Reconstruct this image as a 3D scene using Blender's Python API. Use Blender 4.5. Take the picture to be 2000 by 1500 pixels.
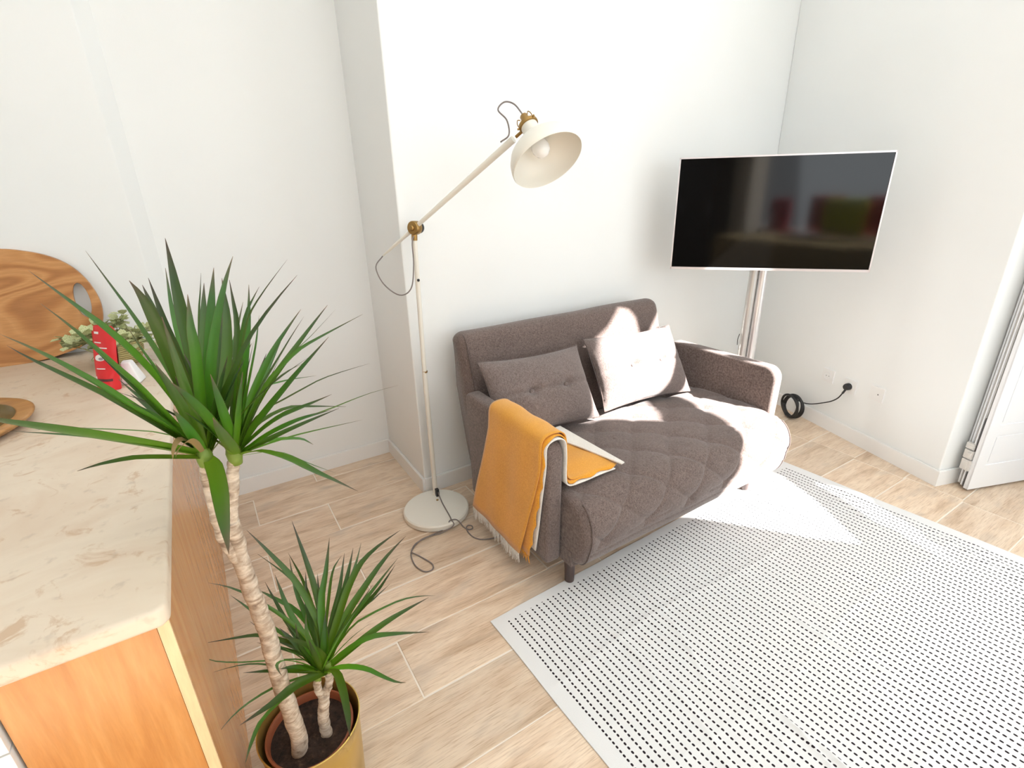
import bpy, bmesh, math, random
from mathutils import Vector, Matrix, noise
for _o in list(bpy.data.objects): bpy.data.objects.remove(_o)
S = bpy.context.scene
PI = math.pi
# ---------------------------------------------------------------- camera
YAW, PITCH, ROLL, FPX = math.radians(31.5), math.radians(21.65), math.radians(-1.42), 990.0
_f = Vector((math.sin(YAW)*math.cos(PITCH), math.cos(YAW)*math.cos(PITCH), -math.sin(PITCH)))
_r = Vector((math.cos(YAW), -math.sin(YAW), 0)); _u = _r.cross(_f)
_r2 = math.cos(ROLL)*_r + math.sin(ROLL)*_u; _u2 = -math.sin(ROLL)*_r + math.cos(ROLL)*_u
cd = bpy.data.cameras.new('camera'); cam = bpy.data.objects.new('camera', cd); S.collection.objects.link(cam)
M = Matrix((_r2, _u2, -_f)).transposed().to_4x4(); M.translation = Vector((0, 0, 1.5)); cam.matrix_world = M
cd.sensor_width = 36; cd.lens = FPX/2000*36; cd.clip_start = .02
S.camera = cam
# ---------------------------------------------------------------- light
S.view_settings.view_transform = 'Standard'; S.view_settings.look = 'None'
S.view_settings.gamma = 1; S.view_settings.use_curve_mapping = False
S.view_settings.exposure = 0.32
W = bpy.data.worlds.new('world'); S.world = W; W.use_nodes = True
bg = W.node_tree.nodes['Background']; bg.inputs[0].default_value = (.92, .96, 1, 1); bg.inputs[1].default_value = 1.6
SUN_DIR = Vector((-.58, 1.1, -1.0)).normalized()
sl = bpy.data.lights.new('sun', 'SUN'); sl.energy = 28; sl.angle = math.radians(.6); sl.color = (1, .985, .96)
so = bpy.data.objects.new('sun', sl); S.collection.objects.link(so)
so.rotation_euler = SUN_DIR.to_track_quat('-Z', 'Y').to_euler(); so.location = (4, -3, 4)
def area(name, loc, to, sx, sy, e, col=(1, 1, 1)):
    l = bpy.data.lights.new(name, 'AREA'); l.shape = 'RECTANGLE'; l.size = sx; l.size_y = sy; l.energy = e; l.color = col
    o = bpy.data.objects.new(name, l); S.collection.objects.link(o); o.location = loc
    o.rotation_euler = (Vector(to)-Vector(loc)).to_track_quat('-Z', 'Y').to_euler(); o.visible_camera = False
    return o
area('left_fill', (-2.45, -1.7, 1.5), (2.6, .9, .8), 1.4, 1.8, 33, (.87, .95, 1))  # added fill for the television wall; the left wall has no window
area('daylight_rear_window', (1.1, -2.5, 1.5), (1.3, 1, .7), 2.4, 1.6, 25, (.87, .95, 1))
area('daylight_garden_door', (2.9, -.6, 1.3), (1.0, .6, 1.1), 1.3, 2.2, 9, (.88, .95, 1))
area('daylight_ceiling_bounce', (1.2, -.1, 3.3), (1.2, -.1, 0), 3.6, 4.2, 30, (.88, .955, 1))

# ---------------------------------------------------------------- helpers
def link(o, parent=None):
    S.collection.objects.link(o)
    if parent is not None:
        o.parent = parent
        if parent.type == 'EMPTY': o.matrix_parent_inverse = Matrix.Translation(-parent.location)
    return o
def obj(name, bm, m, parent=None, smooth=False, loc=None):
    me = bpy.data.meshes.new(name); bm.normal_update(); bm.to_mesh(me); bm.free()
    for mm in (m if isinstance(m, (list, tuple)) else [m]): me.materials.append(mm)
    if smooth:
        me.shade_smooth()
    o = bpy.data.objects.new(name, me)
    if loc is not None:
        o.location = loc
    if smooth == 'auto':
        me.set_sharp_from_angle(angle=math.radians(38))
    return link(o, parent)
def tag(o, label=None, cat=None, group=None, kind=None):
    if label: o['label'] = label
    if cat: o['category'] = cat
    if group: o['group'] = group
    if kind: o['kind'] = kind
    return o
def thing(name, label, cat, loc=(0, 0, 0), group=None):
    o = bpy.data.objects.new(name, None); o.empty_display_size = .05
    o.location = loc; link(o)
    return tag(o, label, cat, group)
def B(): return bmesh.new()
def box(bm, x0, x1, y0, y1, z0, z1, mi=0):
    v = [bm.verts.new((x, y, z)) for z in (z0, z1) for y in (y0, y1) for x in (x0, x1)]
    fs = [bm.faces.new([v[i] for i in q]) for q in ((0, 2, 3, 1), (4, 5, 7, 6), (0, 1, 5, 4), (2, 6, 7, 3), (0, 4, 6, 2), (1, 3, 7, 5))]
    for f in fs: f.material_index = mi
    return v
def bevel(bm, r, n=2, ang=30):
    es = [e for e in bm.edges if len(e.link_faces) == 2 and e.calc_face_angle(0) > math.radians(ang)]
    bmesh.ops.bevel(bm, geom=es, offset=r, segments=n, profile=.5, affect='EDGES', clamp_overlap=True)
def prism(bm, pts, a, b, axis='z'):   # pts 2D polygon extruded from a to b along axis
    def P(p, t):
        return {'z': (p[0], p[1], t), 'x': (t, p[0], p[1]), 'y': (p[0], t, p[1])}[axis]
    lo = [bm.verts.new(P(p, a)) for p in pts]; hi = [bm.verts.new(P(p, b)) for p in pts]
    n = len(pts); fs = [bm.faces.new(lo[::-1]), bm.faces.new(hi)]
    for i in range(n): fs.append(bm.faces.new((lo[i], lo[(i+1) % n], hi[(i+1) % n], hi[i])))
    bmesh.ops.recalc_face_normals(bm, faces=fs)
def frame_of(d):
    d = Vector(d).normalized(); a = Vector((0, 0, 1)) if abs(d.z) < .9 else Vector((1, 0, 0))
    u = d.cross(a).normalized(); return u, d.cross(u).normalized(), d
def lathe(bm, prof, c=(0, 0, 0), axis=(0, 0, 1), n=32, cap=True, sx=1, sy=1):   # prof [(r, h)]
    u, v, d = frame_of(axis); c = Vector(c); rings = []
    for r, h in prof:
        if r < 1e-6: rings.append([bm.verts.new(c+d*h)])
        else: rings.append([bm.verts.new(c+d*h+u*(r*sx*math.cos(2*PI*i/n))+v*(r*sy*math.sin(2*PI*i/n))) for i in range(n)])
    for a, b in zip(rings, rings[1:]):
        for i in range(n):
            j = (i+1) % n
            q = [a[i % len(a)], a[j % len(a)], b[j % len(b)], b[i % len(b)]]
            if len(a) == 1: q = [a[0], b[j], b[i]]
            elif len(b) == 1: q = [a[i], a[j], b[0]]
            try: bm.faces.new(q)
            except ValueError: pass
    if cap:
        for rg in (rings[0], rings[-1]):
            if len(rg) > 2: bm.faces.new(rg)
    bmesh.ops.recalc_face_normals(bm, faces=bm.faces)
def spline(P, n):
    P = [Vector(p) for p in P]; P = [2*P[0]-P[1]]+P+[2*P[-1]-P[-2]]; out = []; K = len(P)-3
    for i in range(n):
        t = i/(n-1)*K; k = min(int(t), K-1); t -= k; a, b, c, d = P[k:k+4]
        out.append(.5*((2*b)+(c-a)*t+(2*a-5*b+4*c-d)*t*t+(3*b-a-3*c+d)*t**3))
    return out
def tube(bm, pts, r, n=8, cap=True):
    pts = [Vector(p) for p in pts]; N = len(pts); rs = r if isinstance(r, (list, tuple)) else [r]*N
    u = None; rings = []
    for i, p in enumerate(pts):
        t = (pts[min(i+1, N-1)]-pts[max(i-1, 0)]).normalized()
        if u is None: u = frame_of(t)[0]
        u = (u-t*u.dot(t)).normalized(); v = t.cross(u)
        rings.append([bm.verts.new(p+(u*math.cos(2*PI*k/n)+v*math.sin(2*PI*k/n))*rs[i]) for k in range(n)])
    for a, b in zip(rings, rings[1:]):
        for k in range(n): bm.faces.new((a[k], a[(k+1) % n], b[(k+1) % n], b[k]))
    if cap: bm.faces.new(rings[0][::-1]); bm.faces.new(rings[-1])
def cyl(bm, a, b, r, n=16): tube(bm, [a, b], r, n)
def grid(bm, f, nu, nv, uvl=None, mi=0):
    V = [[bm.verts.new(f(i/(nu-1), j/(nv-1))) for j in range(nv)] for i in range(nu)]
    for i in range(nu-1):
        for j in range(nv-1):
            fc = bm.faces.new((V[i][j], V[i+1][j], V[i+1][j+1], V[i][j+1])); fc.material_index = mi
            if uvl is not None:
                for lp, (a, b) in zip(fc.loops, ((i, j), (i+1, j), (i+1, j+1), (i, j+1))): lp[uvl].uv = (a/(nu-1), b/(nv-1))
    return V
# ---------------------------------------------------------------- materials
def mat(name, col=(.8, .8, .8), rough=.5, metal=0, spec=.5, **kw):
    m = bpy.data.materials.new(name); m.use_nodes = True; b = m.node_tree.nodes['Principled BSDF']
    b.inputs['Base Color'].default_value = (*col, 1); b.inputs['Roughness'].default_value = rough
    b.inputs['Metallic'].default_value = metal; b.inputs['Specular IOR Level'].default_value = spec
    for k, v in kw.items(): b.inputs[k.replace('_', ' ')].default_value = v
    return m
class NT:
    def __init__(s, m): s.m = m; s.t = m.node_tree; s.b = s.t.nodes['Principled BSDF']
    def n(s, ty, **kw):
        x = s.t.nodes.new(ty)
        for k, v in kw.items(): setattr(x, k, v)
        return x
    def l(s, a, b): s.t.links.new(a, b)
    def noise(s, vec=None, scale=5, detail=3, rough=.5, stretch=None, dist=0):
        x = s.n('ShaderNodeTexNoise'); x.inputs['Scale'].default_value = scale; x.inputs['Detail'].default_value = detail
        x.inputs['Roughness'].default_value = rough; x.inputs['Distortion'].default_value = dist
        if vec is not None:
            if stretch:
                mp = s.n('ShaderNodeMapping'); mp.inputs['Scale'].default_value = stretch; s.l(vec, mp.inputs[0]); vec = mp.outputs[0]
            s.l(vec, x.inputs['Vector'])
        return x.outputs['Fac']
    def coord(s, w='Object'): return s.n('ShaderNodeTexCoord').outputs[w]
    def ramp(s, fac, stops, interp='LINEAR'):
        x = s.n('ShaderNodeValToRGB'); s.l(fac, x.inputs[0]); e = x.color_ramp.elements; x.color_ramp.interpolation = interp
        while len(e) < len(stops): e.new(.5)
        for k, (p, c) in enumerate(stops): e[k].position = p; e[k].color = (*c, 1)
        return x.outputs[0]
    def math(s, op, a, b=None, c=None):
        x = s.n('ShaderNodeMath', operation=op)
        for k, v in enumerate((a, b, c)):
            if v is None: continue
            if isinstance(v, (int, float)): x.inputs[k].default_value = v
            else: s.l(v, x.inputs[k])
        return x.outputs[0]
    def mix(s, fac, a, b, mode='MIX'):
        x = s.n('ShaderNodeMix', data_type='RGBA', blend_type=mode)
        for k, v in ((0, fac), (6, a), (7, b)):
            if isinstance(v, (int, float)): x.inputs[k].default_value = v
            elif isinstance(v, tuple): x.inputs[k].default_value = (*v, 1)
            else: s.l(v, x.inputs[k])
        return x.outputs[2]
    def bump(s, h, strength=.3, dist=.002):
        x = s.n('ShaderNodeBump'); x.inputs['Strength'].default_value = strength; x.inputs['Distance'].default_value = dist
        s.l(h, x.inputs['Height']); s.l(x.outputs[0], s.b.inputs['Normal'])
    def color(s, c): s.l(c, s.b.inputs['Base Color'])
def m_wall():
    m = mat('white_wall_paint', (.86, .855, .84), .75, spec=.25); t = NT(m); c = t.coord()
    t.color(t.ramp(t.noise(c, 1.3, 2), [(.3, (.835, .85, .842)), (.7, (.865, .88, .872))]))
    t.bump(t.noise(c, 220, 2), .12, .001); return m
def m_trim(): return mat('white_satin_trim', (.87, .865, .85), .38)
def m_plank():
    m = mat('wood_look_tile', rough=.36, spec=.45); t = NT(m); c = t.coord()
    oi = t.n('ShaderNodeObjectInfo'); off = t.n('ShaderNodeCombineXYZ')
    t.l(t.math('MULTIPLY', oi.outputs['Random'], 37), off.inputs[0]); t.l(t.math('MULTIPLY', oi.outputs['Random'], 91), off.inputs[1])
    ad = t.n('ShaderNodeVectorMath', operation='ADD'); t.l(c, ad.inputs[0]); t.l(off.outputs[0], ad.inputs[1]); v = ad.outputs[0]
    big = t.noise(v, 3.2, 4, .55, (1, 5.5, 1), .5); fine = t.noise(v, 14, 5, .6, (1, 16, 1), .2); blot = t.noise(v, 5, 2, .5, (1, 2.2, 1))
    a = t.ramp(big, [(.25, (.48, .335, .22)), (.42, (.66, .50, .36)), (.6, (.76, .615, .47)), (.8, (.60, .445, .315))])
    b = t.ramp(fine, [(.3, (.66, .55, .46)), (.5, (1, 1, 1)), (.75, (1.08, 1.06, 1.02))])
    k = t.mix(.75, a, b, 'MULTIPLY')
    k2 = t.mix(t.ramp(blot, [(.55, (0, 0, 0)), (.75, (.55, .55, .55))]), k, (.46, .385, .315))
    hs = t.n('ShaderNodeHueSaturation'); t.l(k2, hs.inputs['Color'])
    t.l(t.math('ADD', t.math('MULTIPLY', oi.outputs['Random'], .16), .93), hs.inputs['Value']); t.color(hs.outputs[0])
    t.bump(fine, .1, .001); return m
def m_fabric(name, c1, c2, sc=430, sheen=.25, bump=.6):
    m = mat(name, c1, .95, spec=.15, Sheen_Weight=sheen); t = NT(m); c = t.coord()
    w1 = t.noise(c, sc*.25, 2, .6, (1, 6, 6)); w2 = t.noise(c, sc*.25, 2, .6, (6, 1, 1)); big = t.noise(c, 6, 3)
    f = t.math('MULTIPLY', t.math('ADD', w1, w2), .5)
    k = t.ramp(f, [(.40, c1), (.60, c2)])
    t.color(t.mix(.35, k, t.ramp(big, [(.3, (.8, .8, .8)), (.7, (1.1, 1.1, 1.1))]), 'MULTIPLY'))
    t.bump(f, bump, .0012); return m
def m_oak(name='orange_oak_veneer', rough=.22, axis=(9, 9, .9), cols=None):
    cols = cols or [(.3, (.52, .205, .045)), (.5, (.60, .265, .070)), (.7, (.65, .315, .098))]
    m = mat(name, rough=rough, spec=.5); t = NT(m); c = t.coord()
    n1 = t.noise(c, 3, 4, .55, axis, .6); n2 = t.noise(c, 22, 4, .6, axis)
    t.color(t.mix(.3, t.ramp(n1, cols), t.ramp(n2, [(.35, (.72, .66, .6)), (.65, (1.05, 1.05, 1.05))]), 'MULTIPLY')); return m
MW, MT, MP = m_wall(), m_trim(), m_plank()
MSOFA = m_fabric('brown_grey_sofa_weave', (.098, .070, .060), (.22, .168, .152))
MPILL = m_fabric('brown_grey_cushion_weave', (.12, .09, .08), (.25, .20, .185))
MDARKLEG = mat('dark_stained_leg', (.075, .05, .045), .45)
# ---------------------------------------------------------------- room shell
def struct(name, bm, m, parent=None, **k):
    o = obj(name, bm, m, parent, **k)
    if parent is None: o['kind'] = 'structure'
    return o
TA, TB = Vector((3.425, 2.175)), Vector((3.009, .761))            # the slanted wall behind the television
TD = (TB-TA).normalized(); TN = Vector((-TD.y, TD.x)) if Vector((-TD.y, TD.x)).x < 0 else Vector((TD.y, -TD.x))   # TN points into the room
RV = Vector((3.158, .713)); HC = 3.5
RVD = (RV-TB).normalized()
def wallseg(name, a, b, z0=0, z1=HC, th=.12, side=1, m=None, parent=None):
    a, b = Vector(a), Vector(b); d = (b-a).normalized(); n = Vector((d.y, -d.x))*side*th
    bm = B(); prism(bm, [tuple(a), tuple(b), tuple(b+n), tuple(a+n)], z0, z1); return struct(name, bm, m or MW, parent)
bm = B(); prism(bm, [(.787, 2.175), (3.56, 2.175), (3.56, 2.9), (.787, 2.9)], 0, HC); bevel(bm, .006, 2); struct('wall_sofa', bm, MW)
bm = B(); prism(bm, [(-.30, 2.717), (.80, 2.717), (.80, 2.9), (-.30, 2.9)], 0, HC); struct('wall_alcove', bm, MW)
bm = B(); prism(bm, [(-2.6, 2.668), (-.165, 2.668), (-.112, 2.717), (-.112, 2.9), (-2.6, 2.9)], 0, HC); bevel(bm, .004, 2); struct('wall_kitchen', bm, MW)
e = RV+RVD*.35
bm = B(); prism(bm, [tuple(TA), tuple(TB), tuple(RV), tuple(RV+Vector((.12, -.035))), tuple(RV+Vector((.35, .5))), (3.75, 2.175)], 0, HC); bevel(bm, .005, 2); struct('wall_television', bm, MW)
wallseg('wall_left', (-2.6, -2.6), (-2.6, 2.668), side=-1)
bm = B()
for x0, x1, z0, z1 in ((-2.6, -1.95, 0, HC), (1.85, 3.2, 0, HC), (-1.95, -.85, 0, HC), (-.85, 1.85, 0, .85), (-.85, 1.85, 2.55, HC)): box(bm, x0, x1, -2.72, -2.6, z0, z1)
struct('wall_rear', bm, MW)
bm = B(); prism(bm, [(-2.72, -2.72), (2.85, -2.72), (3.16, .58), (3.85, .62), (3.85, 2.9), (-2.72, 2.9)], HC, HC+.1); struct('ceiling', bm, MW)
# floor: a grout bed and one object per tile
GR = mat('pale_grout', (.84, .76, .66), .85)
bm = B(); box(bm, -2.72, 4.0, -2.72, 2.9, -.05, -.0018); floor = struct('floor', bm, GR)
def plank(x0, x1, y0, y1):
    g = .0027; bm = B(); cx, cy = (x0+x1)/2, (y0+y1)/2; a, b = (x1-x0)/2-g, (y1-y0)/2-g
    box(bm, -a, a, -b, b, -.008, 0)
    top = [f for f in bm.faces if f.normal.z > .5 or all(v.co.z > -.001 for v in f.verts)]
    es = {e for f in top for e in f.edges}; bmesh.ops.bevel(bm, geom=list(es), offset=.0015, segments=1, affect='EDGES')
    o = obj('tile', bm, MP, floor, loc=(cx, cy+.0055*(cx-.5), 0)); return o
row = 0
for k in range(-14, 8):
    y0 = .862+.2505*k; y1 = y0+.2505
    if y0 > 2.72: break
    odd = k % 2 == 0
    if y1 < -.4: L, st = 1.96, -2.4+(.5 if odd else 0)
    else: L, st = (.98, .01) if odd else (.88, .33)
    x = st-L*math.ceil((st+2.7)/L)
    while x < 3.7:
        xa, xb = max(x, -2.7), min(x+L, 3.75); x += L
        if xb-xa < .05: continue
        plank(xa, xb, y0, min(y1, 2.8))
# baseboards
def baseboard(name, pts, h=.088, th=.013):
    """pts run with the room on the left side"""
    pts = [Vector(p) for p in pts]; n = len(pts); inner = []
    for i in range(n):
        ns = []
        if i > 0: d = (pts[i]-pts[i-1]).normalized(); ns.append(Vector((-d.y, d.x)))
        if i < n-1: d = (pts[i+1]-pts[i]).normalized(); ns.append(Vector((-d.y, d.x)))
        m = sum(ns, Vector((0, 0))); m = m/m.length; inner.append(pts[i]+m*th/max(.3, m.dot(ns[0])))
    bm = B(); prism(bm, [tuple(p) for p in pts+inner[::-1]], 0, h)
    for v in bm.verts: pass
    es = [e for e in bm.edges if all(v.co.z > h-1e-4 for v in e.verts) and len(e.link_faces) == 2]
    bmesh.ops.bevel(bm, geom=es, offset=.004, segments=2, affect='EDGES')
    return struct(name, bm, MT)
baseboard('baseboard_alcove', [(.787, 2.172), (.787, 2.717), (-.11, 2.717)])
baseboard('baseboard_sofa', [(3.42, 2.175), (.787, 2.175)])
baseboard('baseboard_television', [tuple(RV), tuple(TB), tuple(TA)])
# window wall beyond the reveal, with the garden door opening the sun comes through
GX = [Vector((3.30, .60)), Vector((2.95, -2.6))]
gd = (GX[1]-GX[0]).normalized(); gn = Vector((-gd.y, gd.x))
if gn.x < 0: gn = -gn
# ---------------------------------------------------------------- kitchen peninsula
MCTR = mat('cream_travertine', (.8, .7, .58), .42, spec=.45); t = NT(MCTR); c = t.coord()
n1 = t.noise(c, 2.2, 5, .6, (1, 1.6, 1), 1.2); n2 = t.noise(c, 9, 5, .65, (1, 1, 1), 1.5); n3 = t.noise(c, 26, 3, .6)
k = t.ramp(n1, [(.3, (.66, .52, .39)), (.5, (.74, .63, .50)), (.7, (.68, .57, .45))])
k = t.mix(t.ramp(n2, [(.58, (0, 0, 0)), (.66, (.75, .75, .75))]), k, (.56, .38, .24))
k = t.mix(t.ramp(n3, [(.60, (0, 0, 0)), (.72, (.35, .35, .35))]), k, (.42, .33, .26))
t.color(k); t.bump(n2, .06, .001)
bm = B(); prism(bm, [(-1.5, .818), (-.162, .818), (-.150, .83), (-.142, 2.667), (-1.5, 2.667)], .853, .89); bevel(bm, .008, 3)
tag(obj('worktop', bm, MCTR, smooth='auto'), 'cream stone worktop with tan blotches above the orange wooden cabinet', 'worktop')
MOAK = m_oak(); MOAKE = m_oak('pale_oak_edge', .3, (9, 9, .9), [(.3, (.78, .50, .26)), (.6, (.86, .60, .34))])
cab = thing('base_cabinet', 'orange wooden kitchen cabinet with glossy end panel under the stone worktop', 'cabinet', (-.7, 1.7, 0))
bm = B(); box(bm, -.174, -.157, .848, 2.666, 0.0, .852); obj('end_panel', bm, MOAK, cab)
bm = B(); box(bm, -.1745, -.1565, .842, .848, 0.0, .852); bevel(bm, .001, 1); obj('edge_strip', bm, MOAKE, cab)['label'] = 'pale front edge of the end panel'
bm = B(); box(bm, -.384, -.176, .846, .864, .0, .850); obj('front_panel', bm, MOAK, cab)
bm = B(); box(bm, -1.5, -.175, 2.64, 2.666, .0, .852); box(bm, -1.5, -.99, .85, 2.64, .1, .852); obj('carcass', bm, MOAK, cab)
MAPP = mat('white_appliance_enamel', (.82, .84, .83), .3)
dw = thing('dishwasher', 'white appliance front beside the orange cabinet panel', 'appliance', (-.69, 1.1, 0))
bm = B(); box(bm, -.985, -.388, .87, 1.42, .08, .845); obj('body', bm, MAPP, dw)
bm = B(); box(bm, -.985, -.388, .835, .868, .10, .72); bevel(bm, .006, 2); obj('door', bm, MAPP, dw)
bm = B(); box(bm, -.985, -.388, .835, .868, .724, .845); bevel(bm, .004, 2); obj('control_panel', bm, MAPP, dw)
bm = B(); box(bm, -.985, -.388, .90, .92, .0, .09); obj('plinth', bm, MT, dw)

# chopping board leaning on the wall
MBRD = mat('elm_chopping_board', rough=.38, spec=.4); t = NT(MBRD); c = t.coord()
wn_ = t.noise(c, 2.6, 1.2, .4, (.62, 1, 1.9), .25); wvf = t.math('ADD', t.math('MULTIPLY', t.math('SINE', t.math('MULTIPLY', wn_, 62)), .42), .5)
fn = t.noise(c, 20, 4, .6, (1, 1, 14))
t.color(t.mix(.45, t.ramp(wvf, [(0, (.36, .15, .045)), (.18, (.46, .20, .06)), (.4, (.55, .26, .085)), (.7, (.60, .30, .11)), (1, (.53, .25, .08))]), t.ramp(fn, [(.35, (.75, .7, .65)), (.65, (1.05, 1.05, 1.05))]), 'MULTIPLY'))
bcx, bz0 = -.735, .891
def board_pt(x, z, off):     # leaning plane: bottom at y 2.585, top against the wall
    s = (z-bz0)/.425; return Vector((x, 2.60+.062*s-off, z))
out = []
half = [(0, .424), (.13, .422), (.20, .41), (.27, .385), (.325, .345), (.362, .29), (.383, .225), (.386, .17), (.374, .115), (.345, .07), (.29, .035), (.21, .012), (.12, .0), (0, .0)]
sp = spline([(a, b, 0) for a, b in half], 60)
outl = [(p.x, p.y) for p in sp] + [(-p.x, p.y) for p in sp[::-1]][1:-1]
hole = [(.334+.027*math.cos(2*PI*i/28), .210+.070*math.sin(2*PI*i/28)) for i in range(28)]
cu = bpy.data.curves.new('board_curve', 'CURVE'); cu.dimensions = '2D'; cu.fill_mode = 'BOTH'; cu.extrude = .009; cu.bevel_depth = .002; cu.bevel_resolution = 1
for L_ in (outl, hole):
    s_ = cu.splines.new('POLY'); s_.points.add(len(L_)-1); s_.use_cyclic_u = True
    for p_, q_ in zip(s_.points, L_): p_.co = (q_[0], q_[1], 0, 1)
tmp = bpy.data.objects.new('tmp', cu); S.collection.objects.link(tmp)
dg = bpy.context.evaluated_depsgraph_get(); me = bpy.data.meshes.new_from_object(tmp.evaluated_get(dg)); bpy.data.objects.remove(tmp)
bm = B(); bm.from_mesh(me)
for v in bm.verts: v.co = board_pt(bcx+v.co.x, bz0+v.co.y+.001, v.co.z)
tag(obj('chopping_board', bm, MBRD, smooth='auto'), 'large rounded wooden chopping board with oval hand hole leaning on the wall', 'chopping board')

# round wooden tray / bowl
MBOWL = m_oak('bronze_brown_wood', .35, (1, 6, 1), [(.3, (.36, .17, .055)), (.6, (.50, .26, .09))])
MINB = mat('bronze_inner_glaze', (.17, .115, .03), .35, metal=.45)
bw = thing('wooden_bowl', 'shallow round wooden bowl with dark bronze hollow on the worktop', 'bowl', (-.70, 1.87, .891))
bm = B(); lathe(bm, [(.0, .0), (.15, .0), (.200, .008), (.222, .024), (.223, .029), (.217, .032), (.184, .028), (.180, .026)], bw.location, n=64, cap=False); obj('rim', bm, MBOWL, bw, smooth=True)
bm = B(); lathe(bm, [(.181, .027), (.174, .014), (.14, .004), (.0, .003)], bw.location, n=64, cap=False); obj('hollow', bm, MINB, bw, smooth=True)

# red pouch
MRED = mat('red_foil_print', (.72, .02, .025), .35); MPW = mat('white_print', (.85, .82, .8), .5); MPD = mat('dark_print', (.10, .02, .02), .5)
pc = Vector((-.322, 2.060, .891)); pouch = thing('pouch', 'upright red foil pouch with white print beside the potted greenery', 'packet', pc)
pd = Vector((.115, -.110, 0)).normalized(); pn = Vector((-pd.y*-1, pd.x*-1, 0)); pn = Vector((pd.y, -pd.x, 0))
hw, ph = .047, .210
def pouch_pt(u, v, off=0, sg=1):   # u -1..1, v 0..1
    tk = .022*(1-v)**.7*(1-abs(u)**3)*(1-.0*v)+.001
    w = hw*(1-.06*(v > .9)*(v-.9)*10)
    cut = .014*max(0, (abs(u)-.72)/.28)**2 if v > .9 else 0
    return pc+pd*(u*w)+pn*(sg*(tk+.0015*math.sin(9*v+3*u))+off)+Vector((.036*v, .0, v*ph-cut))
bm = B(); grid(bm, lambda a, b: pouch_pt(a*2-1, b), 17, 21); grid(bm, lambda a, b: pouch_pt(1-a*2, b, 0, -1), 17, 21)
bmesh.ops.remove_doubles(bm, verts=bm.verts, dist=.0025); bmesh.ops.recalc_face_normals(bm, faces=bm.faces); obj('bag', bm, MRED, pouch, smooth=True)
def stripe(name, u0, u1, v0, v1, m, lift=.0006):
    bm = B(); grid(bm, lambda a, b: pouch_pt(u0+(u1-u0)*a, v0+(v1-v0)*b, lift), 8, 3); return obj(name, bm, m, pouch)
for u0, u1, v0, v1 in ((-.72, -.05, .735, .752), (-.72, .45, .655, .672), (-.45, .25, .335, .35), (-.8, -.45, .14, .215), (-.7, -.25, .875, .91)): stripe('print', u0, u1, v0, v1, MPW)
bm = B(); V0 = [bm.verts.new(pouch_pt(-.2+.42*math.cos(2*PI*i/20), .50+.05*math.sin(2*PI*i/20)*(1.2 if i < 11 else .8), .0006)) for i in range(20)]; bm.faces.new(V0); obj('emblem', bm, MPW, pouch)
bm = B(); V0 = [bm.verts.new(pouch_pt(-.1+.20*math.cos(2*PI*i/16), .495+.022*math.sin(2*PI*i/16), .0011)) for i in range(16)]; bm.faces.new(V0); obj('emblem', bm, mat('grey_print', (.35, .3, .33), .5), pouch)
stripe('print', -.4, .72, .145, .185, MPD)
bm = B(); bx = Vector((-.262, 2.09, .891))
prism(bm, [(-.03, -.022), (.03, -.037), (.045, .02), (-.022, .03)], 0, .075)
for v in bm.verts:
    if v.co.z > .05: v.co.x *= .45; v.co.y *= .7
    v.co += bx
bevel(bm, .006, 3); tag(obj('paper_packet', bm, mat('white_paper', (.88, .88, .88), .6), smooth='auto'), 'small plain white paper packet behind the red pouch', 'packet')

# small-leaved greenery in a straw basket
gp = Vector((-.30, 2.36, .891)); gr = thing('potted_greenery', 'bushy pale green small leaved artificial plant in a straw basket', 'plant', gp)
MSTR = mat('yellow_straw', (.50, .42, .17), .8); t = NT(MSTR); c = t.coord(); wv = t.n('ShaderNodeTexWave', bands_direction='Z'); t.l(c, wv.inputs[0]); wv.inputs['Scale'].default_value = 40; wv.inputs['Distortion'].default_value = 2
t.color(t.ramp(wv.outputs['Fac'], [(0, (.36, .29, .10)), (1, (.60, .52, .24))])); t.bump(wv.outputs['Fac'], .6, .004)
bm = B(); lathe(bm, [(0, 0), (.055, 0), (.075, .04), (.08, .085), (.076, .09), (.07, .08), (0, .075)], gp, n=32, cap=False); obj('basket', bm, MSTR, gr, smooth=True)
MSL = mat('pale_sage_leaf', (.34, .40, .20), .6, Subsurface_Weight=.0); t = NT(MSL); oi = t.noise(t.coord(), 18, 2); t.color(t.ramp(oi, [(.35, (.32, .37, .13)), (.5, (.55, .58, .30)), (.7, (.72, .73, .47))]))
rnd = random.Random(5); bs = B(); leafs = []
me_leaf = None
lb = B(); vs = [lb.verts.new(p) for p in ((0, 0, 0), (.35, .32, .05), (.7, .34, .07), (1, 0, 0), (.7, -.34, .07), (.35, -.32, .05), (.5, 0, -.03))]
for a, b in ((0, 1), (1, 2), (2, 3), (3, 4), (4, 5), (5, 0)): lb.faces.new((vs[a], vs[b], vs[6]))
me_leaf = bpy.data.meshes.new('sage_leaf'); lb.to_mesh(me_leaf); lb.free(); me_leaf.materials.append(MSL); me_leaf.shade_smooth()
cnt = 0
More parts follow.
